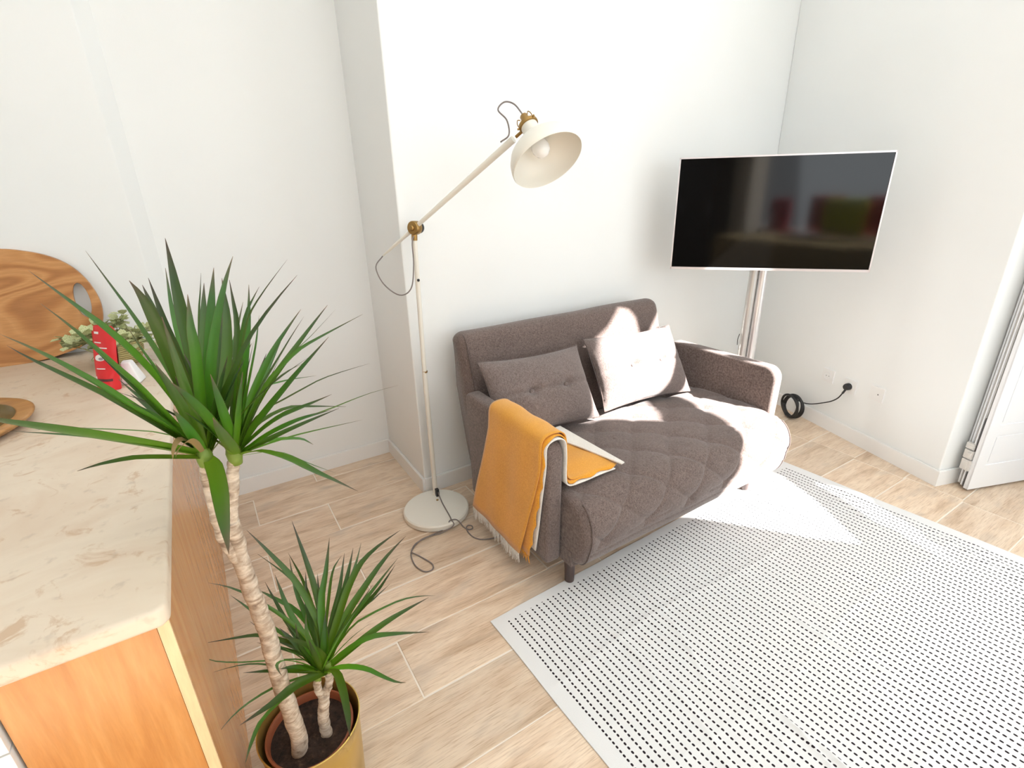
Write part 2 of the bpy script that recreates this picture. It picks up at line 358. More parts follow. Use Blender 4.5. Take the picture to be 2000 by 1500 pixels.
for s_ in range(36):
    az = rnd.uniform(0, 2*PI); el = rnd.uniform(.05, 1.0); Ls = rnd.uniform(.09, .165)
    d = Vector((math.cos(az)*math.cos(el), math.sin(az)*math.cos(el)*.8, math.sin(el)))
    p0 = gp+Vector((math.cos(az)*.03, math.sin(az)*.03, .085)); pts = [p0+d*Ls*q+Vector((0, 0, -.045*q*q)) for q in (0, .35, .7, 1)]
    sp_ = spline(pts, 8)
    for p_ in sp_: p_.y = min(p_.y, 2.55); p_.z = max(p_.z, .91)
    tube(bs, sp_, .0012, 4)
    for q in range(2, 8):
        for sd in (-1, 1):
            if cnt > 290 or rnd.random() < .3: continue
            o = bpy.data.objects.new('leaf', me_leaf); link(o, gr); cnt += 1
            dirv = (Vector((rnd.uniform(-1, 1), rnd.uniform(-1, 1), rnd.uniform(-.3, .9)))).normalized()
            o.rotation_euler = dirv.to_track_quat('X', 'Z').to_euler(); o.scale = [rnd.uniform(.030, .046)]*3; o.location = sp_[q]
obj('stem', bs, mat('sage_stem', (.22, .25, .10), .7), gr)
# ---------------------------------------------------------------- sofa
sofa = thing('sofa', 'brown grey quilted two seat sofa against the white wall', 'sofa', (1.6, 1.6, 0))
AX0, AX1 = .905, 2.292
def arm(x0, x1):
    bm = B(); pts = []
    def arc(cx, cz, r, a0, a1, n=7):
        for i in range(n+1):
            a = math.radians(a0+(a1-a0)*i/n); pts.append((cx+r*math.cos(a), cz+r*math.sin(a)))
    arc(1.305, .597, .058, 180, 90); arc(1.85, .615, .03, 90, 10); pts += [(1.868, .15), (1.858, .135)]; arc(1.275, .155, .02, 270, 180, 3)
    prism(bm, pts, x0, x1, 'x'); bevel(bm, .016, 4, 40); return bm
for a in ((AX0, AX0+.068), (AX1-.070, AX1)):
    o = obj('armrest', arm(*a), MSOFA, sofa, smooth='auto')
bm = B(); box(bm, .974, 2.222, 1.195, 1.86, .138, .206); bevel(bm, .018, 3); obj('base_frame', bm, MSOFA, sofa, smooth='auto')
for x, y in ((1.022, 1.262), (2.17, 1.275), (1.02, 1.80), (2.17, 1.80)):
    bm = B(); z = .0045 if (y < 1.4 and x > 2) else .0005
    lathe(bm, [(.0, z), (.017, z), (.019, z+.006), (.0235, .152), (0, .152)], (x, y, 0), n=20, cap=False); obj('leg', bm, MDARKLEG, sofa, smooth='auto')
def quilt(x, s, a=.235, b=.23, w=.0075):
    """depth 0..1 of the stitched grooves: a net of slanting seams with tufts where they cross"""
    jx = x+.007*math.sin(s*13); js = s+.008*math.sin(x*9)
    p, q = jx/a+js/b, jx/a-js/b
    dp, dq = abs(p-round(p))*a*.7, abs(q-round(q))*a*.7
    g = max(math.exp(-(dp/w)**2), math.exp(-(dq/w)**2))
    if round(p) % 2: g = max(g, .8*math.exp(-((abs(js/b*2-round(js/b*2))*b*.5)/w)**2))
    puff = min(1, min(dp, dq)/.05)
    tuft = math.exp(-((dp*dp+dq*dq)/.0012))
    return g*.55+tuft*.9-puff*.35
SP = spline([(1.80, .40, 0), (1.70, .425, 0), (1.50, .440, 0), (1.32, .442, 0), (1.20, .430, 0), (1.145, .395, 0), (1.118, .33, 0), (1.122, .26, 0), (1.140, .195, 0), (1.165, .158, 0), (1.20, .142, 0)], 110)
cs = [0.]
for a, b in zip(SP, SP[1:]): cs.append(cs[-1]+(b-a).length)
NX = 320; X0, X1 = .976, 2.246
def seat_pt(u, v):
    i = min(int(v*109+.5), 109); p = SP[i]; q0, q1 = SP[max(i-1, 0)], SP[min(i+1, 109)]; tg = (q1-q0).normalized(); nr = Vector((tg.y, -tg.x))
    x = X0+(X1-X0)*u
    if p.x > 1.24: x = min(x, 2.221) if u > .5 else x
    ed = min(u, 1-u)*(X1-X0); rr = .045; rnd_ = 0 if ed > rr else rr-math.sqrt(max(rr*rr-(rr-ed)**2, 0))
    fade = min(1, cs[i]/.12)*min(1, (cs[-1]-cs[i])/.09)*min(1, ed/.05)
    low = noise.noise(Vector((x*3.1, cs[i]*3.4, .3)))*.008
    qz = 1 if p.x > 1.2 else max(0, min(1, (p.y-.235)/.03)); h = (-.0090*quilt(x, cs[i])*qz-.004*math.exp(-((p.y-.222)/.005)**2)*(p.x < 1.2)+low)*fade-rnd_*(.9 if v > .4 else .5)
    xs = (rnd_*.5 if u < .5 else -rnd_*.5); return Vector((x+xs*0, p.x+h*nr.x, p.y+h*nr.y))
bm = B(); V = grid(bm, seat_pt, NX, 110)
for col, sgn in ((V[0], 1), (V[-1], -1)):
    bot = bm.verts.new((col[0].co.x+.006*sgn, 1.80, .15)); f_ = bm.faces.new(([bot]+list(col)) if sgn > 0 else (list(col)[::-1]+[bot]))
bmesh.ops.recalc_face_normals(bm, faces=bm.faces)
seat = obj('seat_cushion', bm, MSOFA, sofa, smooth=True)
MPIPE = m_fabric('piping_weave', (.085, .06, .05), (.15, .11, .10))
for x in (X0+.03, X1-.03):
    bm = B(); tube(bm, [seat_pt((x-X0)/(X1-X0), v_/60)+Vector((0, -.0015, .0008)) for v_ in range(26, 60)], .0034, 6); obj('piping', bm, MPIPE, seat, smooth=True)
# backrest
bx0, bx1 = .938, 2.192
BF = spline([(1.765, .20, 0), (1.80, .32, 0), (1.845, .46, 0), (1.895, .62, 0), (1.935, .75, 0), (1.955, .82, 0), (1.975, .858, 0), (2.01, .874, 0), (2.05, .868, 0), (2.075, .84, 0), (2.07, .80, 0)], 80)
cb = [0.]
for a, b in zip(BF, BF[1:]): cb.append(cb[-1]+(b-a).length)
def back_pt(u, v):
    i = min(int(v*79+.5), 79); p = BF[i]; q0, q1 = BF[max(i-1, 0)], BF[min(i+1, 79)]; tg = (q1-q0).normalized(); nr = Vector((-tg.y, tg.x))
    x = bx0+(bx1-bx0)*u; s = cb[i]; ed = min(u, 1-u)*(bx1-bx0); rr = .05
    r_ = 0 if ed > rr else rr-math.sqrt(max(rr*rr-(rr-ed)**2, 0))
    qf = max(0, min(1, (.62-s)/.2))*.6
    h = (-.007*quilt(x+.1, s)*qf+noise.noise(Vector((x*3, s*3, 7)))*.004)*min(1, ed/.04)-r_*.8
    return Vector((x, p.x+nr.x*h, p.y+nr.y*h))
bm = B(); V = grid(bm, back_pt, 150, 80)
V2 = [[bm.verts.new((V[i][79].co.x, y, z)) for (y, z) in ((2.03, .62), (1.96, .35), (1.90, .165), (1.80, .165))] for i in range(150)]
for i in range(149):
    for j in range(3): bm.faces.new((V2[i][j], V2[i+1][j], V2[i+1][j+1], V2[i][j+1]))
    bm.faces.new((V[i][79], V[i+1][79], V2[i+1][0], V2[i][0])); bm.faces.new((V2[i][3], V2[i+1][3], V[i+1][0], V[i][0]))
for i, s_ in ((0, 1), (149, -1)):
    L_ = list(V[i])+V2[i]; bm.faces.new(L_ if s_ > 0 else L_[::-1])
bmesh.ops.recalc_face_normals(bm, faces=bm.faces)
back = obj('backrest', bm, MSOFA, sofa, smooth=True)
bm = B(); tube(bm, spline([(bx0+.028, 1.86, .50), (bx0+.028, 1.92, .70), (bx0+.028, 1.955, .83), (bx0+.03, 1.985, .862), (bx0+.035, 2.02, .868)], 24), .003, 6); obj('piping', bm, MPIPE, back, smooth=True)

# cushions
def cushion(c, w, h, tk, tilt, roll, label, seed, yaw=0):
    root = thing('cushion', label, 'cushion', c, 'buttoned cushions on the sofa')
    R = Matrix.Translation(Vector(c)) @ Matrix.Rotation(math.radians(yaw), 4, 'Z') @ Matrix.Rotation(math.radians(-tilt), 4, 'X') @ Matrix.Rotation(math.radians(roll), 4, 'Y')
    bt = [(-.085, .0), (.105, .0)]
    def P(u, v, side):
        a, b = u*2-1, v*2-1
        pin = 1-.075*(1-abs(b)**2)*abs(a)**4; pin2 = 1-.10*(1-abs(a)**2)*abs(b)**4
        x, z = a*w/2*pin, b*h/2*pin2
        t = tk/2*((1-abs(a)**2.6)**.55)*((1-abs(b)**2.4)**.6)
        if side > 0:
            for bx_, bz_ in bt: t -= .024*math.exp(-(((x-bx_)/.030)**2+((z-bz_)/.024)**2))*(t/(tk/2))
            t -= .010*math.exp(-(z/.010)**2)*(1-abs(a)**4)
            t += noise.noise(Vector((x*9+seed, z*11, 2)))*.006*(t/(tk/2))
        return R @ Vector((x, -side*t, z))
    bm = B(); grid(bm, lambda a, b: P(a, b, 1), 70, 52); grid(bm, lambda a, b: P(1-a, b, -1), 40, 30)
    bmesh.ops.remove_doubles(bm, verts=bm.verts, dist=.0008); obj('cover', bm, MPILL, root, smooth=True)
    for bx_, bz_ in bt:
        q = R @ Vector((bx_, -(tk/2-.030), bz_)); ax = (R.to_3x3() @ Vector((0, -1, 0)))
        bm = B(); lathe(bm, [(.0105, -.004), (.0115, .001), (.009, .005), (0, .0065)], q, ax, 16, cap=False); obj('button', bm, MPILL, root, smooth=True)
    bm = B(); pe = []
    for k_ in range(121):
        s_ = k_/120*4; e_ = int(s_) % 4; f_ = s_-int(s_)
        u_, v_ = ((f_, 0), (1, f_), (1-f_, 1), (0, 1-f_))[e_]; pe.append(P(u_, v_, 1))
    tube(bm, pe, .0028, 5); obj('piping', bm, MPIPE, root, smooth=True)
    return root
cushion((1.225, 1.745, .618), .56, .365, .165, 33, 3.5, 'buttoned brown cushion at the throw end of the sofa, fully in shade', 1, yaw=3)
cushion((1.835, 1.745, .612), .58, .375, .175, 33, 2, 'buttoned brown cushion by the right armrest, mostly bleached by sunlight', 5, yaw=-2)

# throw over the left armrest
MTHR = m_fabric('mustard_orange_weave', (.66, .29, .040), (.80, .39, .065), 700, .3, .35)
MTHD = m_fabric('deep_orange_weave', (.68, .27, .02), (.82, .38, .04), 700, .3, .35)
MTHW = m_fabric('cream_weave', (.74, .70, .64), (.86, .83, .78), 700, .2, .35)
throw = thing('throw', 'folded mustard yellow throw with pale fringe hanging over the left armrest', 'throw', (.93, 1.45, .1))
def strip(path, ya, yb, n=60, ny=26, wave=.004, seed=0, th=.004):
    """path: (x, z) along the drape; ya/yb: functions of v giving the front and rear edges"""
    sp_ = spline([(p[0], 0, p[1]) for p in path], n); Ls = [0.]
    for a, b in zip(sp_, sp_[1:]): Ls.append(Ls[-1]+(b-a).length)
    bm = B()
    def F(a, b, o=0):
        i = min(int(a*(n-1)+.5), n-1); p = sp_[i]; v = Ls[i]/Ls[-1]
        tg = (sp_[min(i+1, n-1)]-sp_[max(i-1, 0)]).normalized(); nr = Vector((-tg.z, 0, tg.x))
        y = ya(v)+(yb(v)-ya(v))*b
        k_ = noise.noise(Vector((v*4+seed, y*7, seed)))*wave+.4*wave*math.sin(y*40+v*3+seed)
        return Vector((p.x, y, p.z))+nr*(k_+o)
    A_ = grid(bm, lambda a, b: F(a, b, 0), n, ny); B_ = grid(bm, lambda a, b: F(a, 1-b, th), n, ny)
    for i in range(n-1):
        bm.faces.new((A_[i][0], B_[i][-1], B_[i+1][-1], A_[i+1][0])); bm.faces.new((A_[i][-1], A_[i+1][-1], B_[i+1][0], B_[i][0]))
    for q in (0, n-1):
        for j in range(ny-1): bm.faces.new((A_[q][j], A_[q][j+1], B_[q][ny-2-j], B_[q][ny-1-j]))
    bmesh.ops.recalc_face_normals(bm, faces=bm.faces); return bm, F
lerp = lambda a, b, t: a+(b-a)*max(0, min(1, t))
path_in = [(.897, .17), (.897, .40), (.897, .60), (.903, .655), (.938, .670), (.974, .655), (.982, .60), (.984, .50), (1.0, .464), (1.06, .458), (1.15, .460), (1.225, .458)]
path_out = [(.864, .125), (.872, .30), (.880, .45), (.884, .60), (.893, .672), (.938, .689), (.984, .672), (.996, .60), (1.0, .51), (1.02, .478), (1.08, .470), (1.16, .471), (1.245, .468)]
path_mid = [(.882, .14), (.886, .30), (.889, .45), (.890, .60), (.899, .664), (.938, .680), (.978, .664), (.989, .60), (.992, .50), (1.01, .470), (1.07, .464), (1.16, .465), (1.235, .463)]
bm, Fo = strip(path_out, lambda v: lerp(1.385, 1.262, v/.40), lambda v: lerp(1.775, 1.63, v/.42), seed=1, wave=.005); obj('outer_layer', bm, MTHR, throw, smooth=True)
bm, Fm = strip(path_mid, lambda v: lerp(1.335, 1.253, v/.40)+.006*math.sin(v*70), lambda v: lerp(1.72, 1.61, v/.42), seed=4, wave=.005); obj('inner_fold', bm, MTHD, throw, smooth=True)
bm, Fi = strip(path_in, lambda v: lerp(1.315, 1.247, v/.4), lambda v: 1.60, seed=8, wave=.003); obj('cream_backing', bm, MTHW, throw, smooth=True)
bm = B(); fl = [(1.135, 1.63), (1.247, 1.632), (1.262, 1.238), (1.245, 1.236), (1.20, 1.42)]
prism(bm, fl, .477, .482); bmesh.ops.subdivide_edges(bm, edges=bm.edges, cuts=3, use_grid_fill=True); obj('turned_corner', bm, MTHW, throw)
def fringe(F, m, n, a, lo, hi, seed, name='fringe'):
    r_ = random.Random(seed); bm = B()
    for k_ in range(n):
        b_ = (k_+.5)/n; p = F(0, b_, .002); ln = r_.uniform(lo, hi)
        for q in range(3):
            d_ = Vector((r_.uniform(-.006, .004), r_.uniform(-.012, .012), 0))
            tube(bm, [p+Vector((0, r_.uniform(-.003, .003), .004)), p+d_*.5+Vector((0, 0, -ln*.5)), p+d_+Vector((0, 0, -ln*r_.uniform(.8, 1)))], [.0014, .0012, .0006], 4)
    o = obj(name, bm, m, throw); o['kind'] = 'stuff'; return o
fringe(Fo, MTHW, 52, 0, .035, .068, 3)['label'] = 'cream fringe along the lower hem'
fringe(Fm, MTHD, 34, 0, .02, .05, 6)['label'] = 'orange fringe of the inner fold'
# ---------------------------------------------------------------- floor lamp
MLAMP = mat('cream_enamel', (.80, .77, .69), .35, spec=.5); MBR = mat('brushed_brass', (.36, .22, .075), .34, metal=.9)
MCORD = mat('grey_textile_cord', (.22, .19, .18), .85); MBLK = mat('black_plastic', (.012, .012, .013), .4)
lamp = thing('floor_lamp', 'cream metal floor lamp with brass joints and round base beside the sofa', 'lamp', (.763, 1.985, 0))
bm = B(); lathe(bm, [(0, .001), (.150, .001), (.158, .006), (.158, .026), (.152, .032), (.135, .034), (0, .036)], lamp.location, n=64, cap=False); base = obj('base', bm, MLAMP, lamp, smooth='auto')
bm = B(); lathe(bm, [(.0, .0), (.006, 0), (.006, .004), (0, .006)], (.79, 2.03, .034), n=14, cap=False); obj('screw', bm, MBR, base)
px_, py_ = .806, 2.086
bm = B(); cyl(bm, (px_, py_, .03), (px_, py_, .70), .0118, 20); cyl(bm, (px_, py_, .70), (.815, 2.084, 1.29), .0105, 20); cyl(bm, (px_, py_, .033), (px_, py_, .045), .017, 20); obj('pole', bm, MLAMP, lamp, smooth='auto')
bm = B(); cyl(bm, (.808, 2.086, .695), (.808, 2.086, .702), .0124, 20); obj('ring', bm, MBR, lamp)
bm = B(); lathe(bm, [(0, -.001), (.006, 0), (.006, .003), (0, .004)], (.8125, 2.074, 1.12), (-.35, -.93, .1), 14, cap=False); obj('screw', bm, MBLK, lamp)
bm = B(); box(bm, px_-.008, px_+.008, py_-.030, py_-.012, .036, .075); bevel(bm, .003, 2); obj('cord_outlet', bm, MBLK, lamp)
J = Vector((.82, 2.082, 1.335)); AE = Vector((1.050, 1.639, 1.650)); BE = Vector((.727, 2.255, 1.212)); AD = (AE-J).normalized()
side = AD.cross(Vector((0, 0, 1))).normalized()
jt = bpy.data.objects  # (no-op alias keeps the joint code compact)
bm = B(); cyl(bm, (.815, 2.084, 1.285), (.817, 2.083, 1.318), .0125, 20)
cn = Vector((-.85, -.50, .05)).normalized()
lathe(bm, [(0, -.018), (.026, -.018), (.028, -.015), (.028, .013), (.025, .017), (.012, .018), (.012, .023), (.008, .027), (0, .028)], J, cn, 28, cap=False); joint = obj('joint', bm, MBR, lamp, smooth='auto')
bm = B(); lathe(bm, [(0, 0), (.020, 0), (.023, .004), (.023, .014), (.018, .020), (0, .020)], J-cn*.039, cn, 24, cap=False); k_ = obj('tightening_knob', bm, MBLK, joint, smooth='auto')
off = side*-.0+cn*-.028*0
bm = B(); tube(bm, [J, J+AD*.12, J+AD*(AE-J).length*.97], [.0085, .0095, .0125], 20); tube(bm, [BE, BE+(J-BE)*.25, J], [.0035, .0060, .0085], 16); obj('arm', bm, MLAMP, lamp, smooth='auto')
bm = B(); cyl(bm, J+AD*.585, AE+AD*.035, .0055, 12); obj('arm_pin', bm, MBR, lamp, smooth='auto')
OC = Vector((1.0606, 1.4746, 1.5642)); AX = Vector((-.0374, .6599, .7486)).normalized()
sh_o = [(.1215, -.004), (.1235, 0), (.1225, .012), (.118, .032), (.105, .056), (.082, .076), (.055, .090), (.036, .100), (.0305, .112), (.029, .135), (.0285, .150)]
sh_i = [(.0275, .150), (.028, .112), (.034, .098), (.052, .088), (.080, .073), (.1025, .054), (.1155, .031), (.120, .011), (.1205, -.002), (.1215, -.004)]
bm = B(); lathe(bm, sh_o, OC, AX, 64, cap=False); lathe(bm, sh_i, OC, AX, 64, cap=False); shade = obj('lamp_shade', bm, MLAMP, lamp, smooth='auto')
bm = B(); lathe(bm, [(.0285, .146), (.0330, .147), (.0345, .152), (.0335, .158), (.018, .164), (.014, .172), (.014, .190), (.011, .194), (.0, .195)], OC, AX, 32, cap=False); neck = obj('neck_collar', bm, MBR, lamp, smooth='auto')
us, vs_, _ = frame_of(AX)
for a in (.5, 2.6, 4.7):
    d = us*math.cos(a)+vs_*math.sin(a); bm = B(); q = OC+AX*.152
    tube(bm, spline([q+d*.031, q+d*.033+AX*.016, q+d*.026+AX*.032, q+d*.017+AX*.028], 12), .0016, 6); tube(bm, [q+d*.033, q+d*.040], .0035, 8); obj('clip', bm, MBR, neck)
bm = B(); cyl(bm, AE+AD*.03, OC+AX*.152, .006, 12); obj('bracket', bm, MBR, neck)
bm = B(); lathe(bm, [(.013, .125), (.014, .100), (.022, .082), (.0295, .062), (.030, .050), (.025, .034), (.014, .024), (0, .021)], OC, AX, 32, cap=False)
obj('bulb', bm, mat('opal_glass_bulb', (.9, .9, .88), .08, spec=.7), lamp, smooth=True)
bm = B(); tube(bm, spline([(1.000, 1.668, 1.632), (1.031, 1.662, 1.655), (1.035, 1.68, 1.702), (1.017, 1.707, 1.736), (1.042, 1.704, 1.761), (1.066, 1.678, 1.752), OC+AX*.192], 50), .0027, 8); obj('upper_cord', bm, MCORD, lamp, smooth=True)
bm = B(); tube(bm, spline([BE, (.670, 2.19, 1.175), (.678, 2.13, 1.11), (.718, 2.06, 1.07), (.762, 2.035, 1.098), (.788, 2.05, 1.19), (.797, 2.067, 1.27), (.805, 2.072, 1.298), (.815, 2.076, 1.300)], 60), .0027, 8); obj('lower_cord', bm, MCORD, lamp, smooth=True)
zc = .0045
fl_ = [(.780, 1.830), (.713, 1.821), (.640, 1.832), (.590, 1.815), (.545, 1.769), (.530, 1.69), (.548, 1.632), (.580, 1.622), (.594, 1.655), (.570, 1.725), (.549, 1.762)]
fl2 = [(.549, 1.775), (.585, 1.812), (.65, 1.826), (.745, 1.836)]
c1 = [(px_, py_-.024, .070), (.809, 2.045, .043), (.797, 1.98, .0395), (.784, 1.88, .039), (.778, 1.845, .037), (.776, 1.820, .020)]+[(x, y, zc+(.004 if i > 8 else 0)) for i, (x, y) in enumerate(fl_[1:])]
c2 = [(x, y, zc+.004) for x, y in fl2]+[(.765, 1.84, .036), (.783, 1.838, .0395), (.802, 1.828, .034), (.818, 1.800, .008)]+[(x, y, zc) for x, y in ((.83, 1.775), (.848, 1.77), (.855, 1.79), (.84, 1.802), (.825, 1.785), (.819, 1.745), (.828, 1.700), (.862, 1.668), (.935, 1.652), (1.05, 1.68), (1.2, 1.9))]
bm = B(); tube(bm, spline(c1, 130), .0027, 8); tube(bm, spline([c1[-1]]+c2, 160), .0027, 8); obj('floor_cord', bm, MCORD, lamp, smooth=True)

# ---------------------------------------------------------------- television on its column
TC = Vector((2.559, 1.592, 1.319)); th = math.radians(-47.1); hx = Vector((math.cos(th), math.sin(th), 0)); tn = Vector((math.sin(th), -math.cos(th), 0)); zz = Vector((0, 0, 1))
tv = thing('television', 'flat silver framed television on a chrome column in the corner', 'television', TC)
TM = Matrix((hx, -tn, zz)).transposed().to_4x4(); TM.translation = TC       # local: x right, y away from the viewer, z up
def tbox(name, m, x0, x1, y0, y1, z0, z1, bv=0, parent=tv):
    bm = B(); box(bm, x0, x1, y0, y1, z0, z1)
    if bv: bevel(bm, bv, 2)
    bm.transform(TM); return obj(name, bm, m, parent, smooth='auto')
MSIL = mat('silver_bezel', (.66, .61, .61), .35, metal=.55); MSCR = mat('television_screen', (.003, .003, .003), .075, spec=.30); MBACK = mat('black_television_back', (.02, .02, .02), .6)
hw_, hh_ = .4815, .280
tbox('screen', MSCR, -hw_+.006, hw_-.006, -.0006, .006, -hh_+.012, hh_-.007)
bm = B()
for a in ((-hw_, -hw_+.0065, -hh_, hh_), (hw_-.0065, hw_, -hh_, hh_), (-hw_, hw_, hh_-.0075, hh_), (-hw_, hw_, -hh_, -hh_+.0125)): box(bm, a[0], a[1], -.004, .012, a[2], a[3])
bm.transform(TM); obj('bezel', bm, MSIL, tv)
tbox('rear_shell', MBACK, -hw_+.003, hw_-.003, .006, .030, -hh_+.003, hh_-.003, .006); tbox('rear_housing', MBACK, -.34, .34, .028, .062, -.24, .06, .012)
st = thing('television_stand', 'polished chrome column stand holding the television behind the sofa', 'stand', (2.625, 1.668, 0))
MCHR = mat('polished_aluminium', (.80, .80, .81), .34, metal=.9); MALU = mat('matt_aluminium', (.58, .57, .55), .38, metal=.8)
bm = B(); lathe(bm, [(0, .001), (.17, .001), (.175, .006), (.172, .012), (0, .014)], st.location, n=48, cap=False); obj('base_plate', bm, mat('dark_base_glass', (.05, .05, .05), .1), st, smooth='auto')
bm = B(); cyl(bm, (2.640, 1.652, .012), (2.640, 1.652, 1.42), .0235, 28); obj('column', bm, MCHR, st, smooth='auto')
bm = B(); pts = [(2.622+.030*math.cos(a)*.75-.016, 1.668+.030*math.sin(a)*.75+.016) for a in [2*PI*i/24 for i in range(24)]]; prism(bm, pts, .012, 1.42); obj('cable_channel', bm, MALU, st, smooth='auto')
tbox('mounting_bracket', MBACK, .02, .14, .0635, .068, -.18, .12, 0, st); tbox('mounting_bracket', MBACK, .05, .085, .068, .085, -.1, .06, 0, st)
bm = B(); tube(bm, spline([(2.575, 1.70, .60), (2.572, 1.700, .635), (2.578, 1.697, .665)], 8), .0022, 6); obj('cable_tie', bm, MBLK, st)

# ---------------------------------------------------------------- sockets, plug, cable
MSOC = mat('white_socket_plastic', (.84, .84, .83), .28); MHOLE = mat('dark_socket_hole', (.05, .05, .05), .6)
def on_wall(s, off, z):     # s metres along the television wall from its front corner
    q = TB-TD*s+TN*off; return Vector((q.x, q.y, z))
WM = Matrix(((-TD.x, TN.x, 0), (-TD.y, TN.y, 0), (0, 0, 1))).to_4x4()
for s_, z_, lab, holes in ((.742, .338, 'white wall socket nearest the sofa armrest, empty', 2), (.583, .326, 'middle white wall socket with the black plug in it', 0), (.412, .345, 'white wall aerial socket nearest the shutter, one dark hole', 1)):
    root = thing('wall_socket', lab, 'socket', on_wall(s_, .001, z_), 'white sockets low on the television wall')
    Mx = WM.copy(); Mx.translation = on_wall(s_, 0, z_)
    bm = B(); box(bm, -.041, .041, .0, .008, -.041, .041); bevel(bm, .004, 2); bm.transform(Mx); obj('cover_plate', bm, MSOC, root, smooth='auto')
    if holes != 1:
        bm = B(); lathe(bm, [(.0255, .0082), (.0225, .0105), (.0205, .0088), (.0200, .0084), (0, .0083)], (0, 0, 0), (0, 1, 0), 28, cap=False); bm.transform(Mx); obj('well', bm, MSOC, root, smooth='auto')
    bm = B()
    for dx in ([-.0095, .0095] if holes == 2 else [-.010] if holes == 1 else []): lathe(bm, [(0, .0087), (.0038 if holes == 1 else .0026, .0089), (0, .0092)], (dx, 0, 0), (0, 1, 0), 10, cap=False)
    if holes: bm.transform(Mx); obj('contact_hole', bm, MHOLE, root)
    else: bm.free()
plug = thing('power_cable', 'black power cable plugged into the middle socket and coiled by the sofa', 'cable', on_wall(.583, .03, .326))
bm = B(); lathe(bm, [(.0, .009), (.019, .009), (.0205, .014), (.0205, .030), (.016, .040), (0, .042)], on_wall(.583, 0, .326), (TN.x, TN.y, 0), 22, cap=False); obj('plug', bm, MBLK, plug, smooth='auto')
a0 = on_wall(.583, .03, .312)
bm = B(); tube(bm, spline([a0, on_wall(.590, .04, .285), on_wall(.612, .04, .245), on_wall(.655, .035, .205), on_wall(.72, .03, .165), on_wall(.80, .035, .125), on_wall(.86, .05, .118), on_wall(.905, .06, .135)], 50), [.0062]*8+[.0036]*42, 8); obj('lead', bm, MBLK, plug, smooth=True)
bm = B(); rr = random.Random(3)
for q in range(4):
    cx_ = on_wall(.873+.004*q, .085+.008*q, .083+.004*(q % 2)); ph_ = rr.uniform(0, 6); ra = .074+rr.uniform(-.006, .006)
    tube(bm, [cx_+Vector((-TD.x, -TD.y, 0))*(ra*.85*math.cos(a))+Vector((0, 0, 1))*(ra*math.sin(a))+Vector((TN.x, TN.y, 0))*(.014*math.sin(a+ph_)) for a in [2*PI*i/40 for i in range(41)]], .0078, 8)
obj('coil', bm, MBLK, plug, smooth=True)
for v_ in (0,): pass

# ---------------------------------------------------------------- folded shutter
fdv = Vector((.9405, -.3397)); fnv = Vector((.3397, .9405)); P0 = Vector((3.062, .645))
shut = thing('folding_shutter', 'white panelled folding shutter leaves stacked at the right of the wall reveal', 'shutter', (P0.x, P0.y, 0))
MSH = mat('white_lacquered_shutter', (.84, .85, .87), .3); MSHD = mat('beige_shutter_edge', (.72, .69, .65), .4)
SM = Matrix(((fdv.x, fnv.x, 0, P0.x), (fdv.y, fnv.y, 0, P0.y), (0, 0, 1, 0), (0, 0, 0, 1)))
def sbox(bm, x0, x1, y0, y1, z0, z1): box(bm, x0, x1, y0, y1, z0, z1)
ZT = 2.30; LWD = .62
bm = B(); sbox(bm, 0, LWD, .004, .022, .014, ZT)
sbox(bm, 0, .058, 0, .006, .014, ZT); sbox(bm, LWD-.058, LWD, 0, .006, .014, ZT)
bevel(bm, .003, 2); bm.transform(SM); leaf0 = obj('front_leaf', bm, MSH, shut, smooth='auto')
for z0, z1 in ((.014, .146), (.314, .366), (1.12, 1.22), (2.17, ZT)):
    bm = B(); sbox(bm, .0585, LWD-.0585, .0005, .006, z0, z1); bevel(bm, .0025, 2); bm.transform(SM); obj('rail', bm, MSH, leaf0, smooth='auto')
for z0, z1 in ((.160, .300), (.380, 1.105), (1.235, 2.155)):
    bm = B(); sbox(bm, .072, LWD-.072, .002, .006, z0, z1); bevel(bm, .002, 1); bm.transform(SM); obj('panel', bm, MSH, leaf0, smooth='auto')
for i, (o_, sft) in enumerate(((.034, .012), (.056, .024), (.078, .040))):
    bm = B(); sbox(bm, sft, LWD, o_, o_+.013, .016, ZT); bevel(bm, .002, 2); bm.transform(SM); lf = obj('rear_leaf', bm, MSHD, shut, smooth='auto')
    bm = B(); sbox(bm, sft-.004, sft+.001, o_+.003, o_+.010, .02, ZT-.01); bm.transform(SM); obj('edge_bead', bm, MSH, lf)
bm = B(); sbox(bm, .006, .03, .0235, .0325, .016, .395); bm.transform(SM); obj('brush_seal', bm, mat('dark_grey_seal', (.09, .085, .085), .8), shut)
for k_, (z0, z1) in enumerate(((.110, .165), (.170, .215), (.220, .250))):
    bm = B(); sbox(bm, -.010+.004*k_, .016, .020+.006*k_, .070-.004*(2-k_), z0, z1); sbox(bm, -.014, .0, .030, .046, z0+.01, z1-.01); bevel(bm, .003, 2); bm.transform(SM); obj('hinge_block', bm, MSHD, shut, smooth='auto')
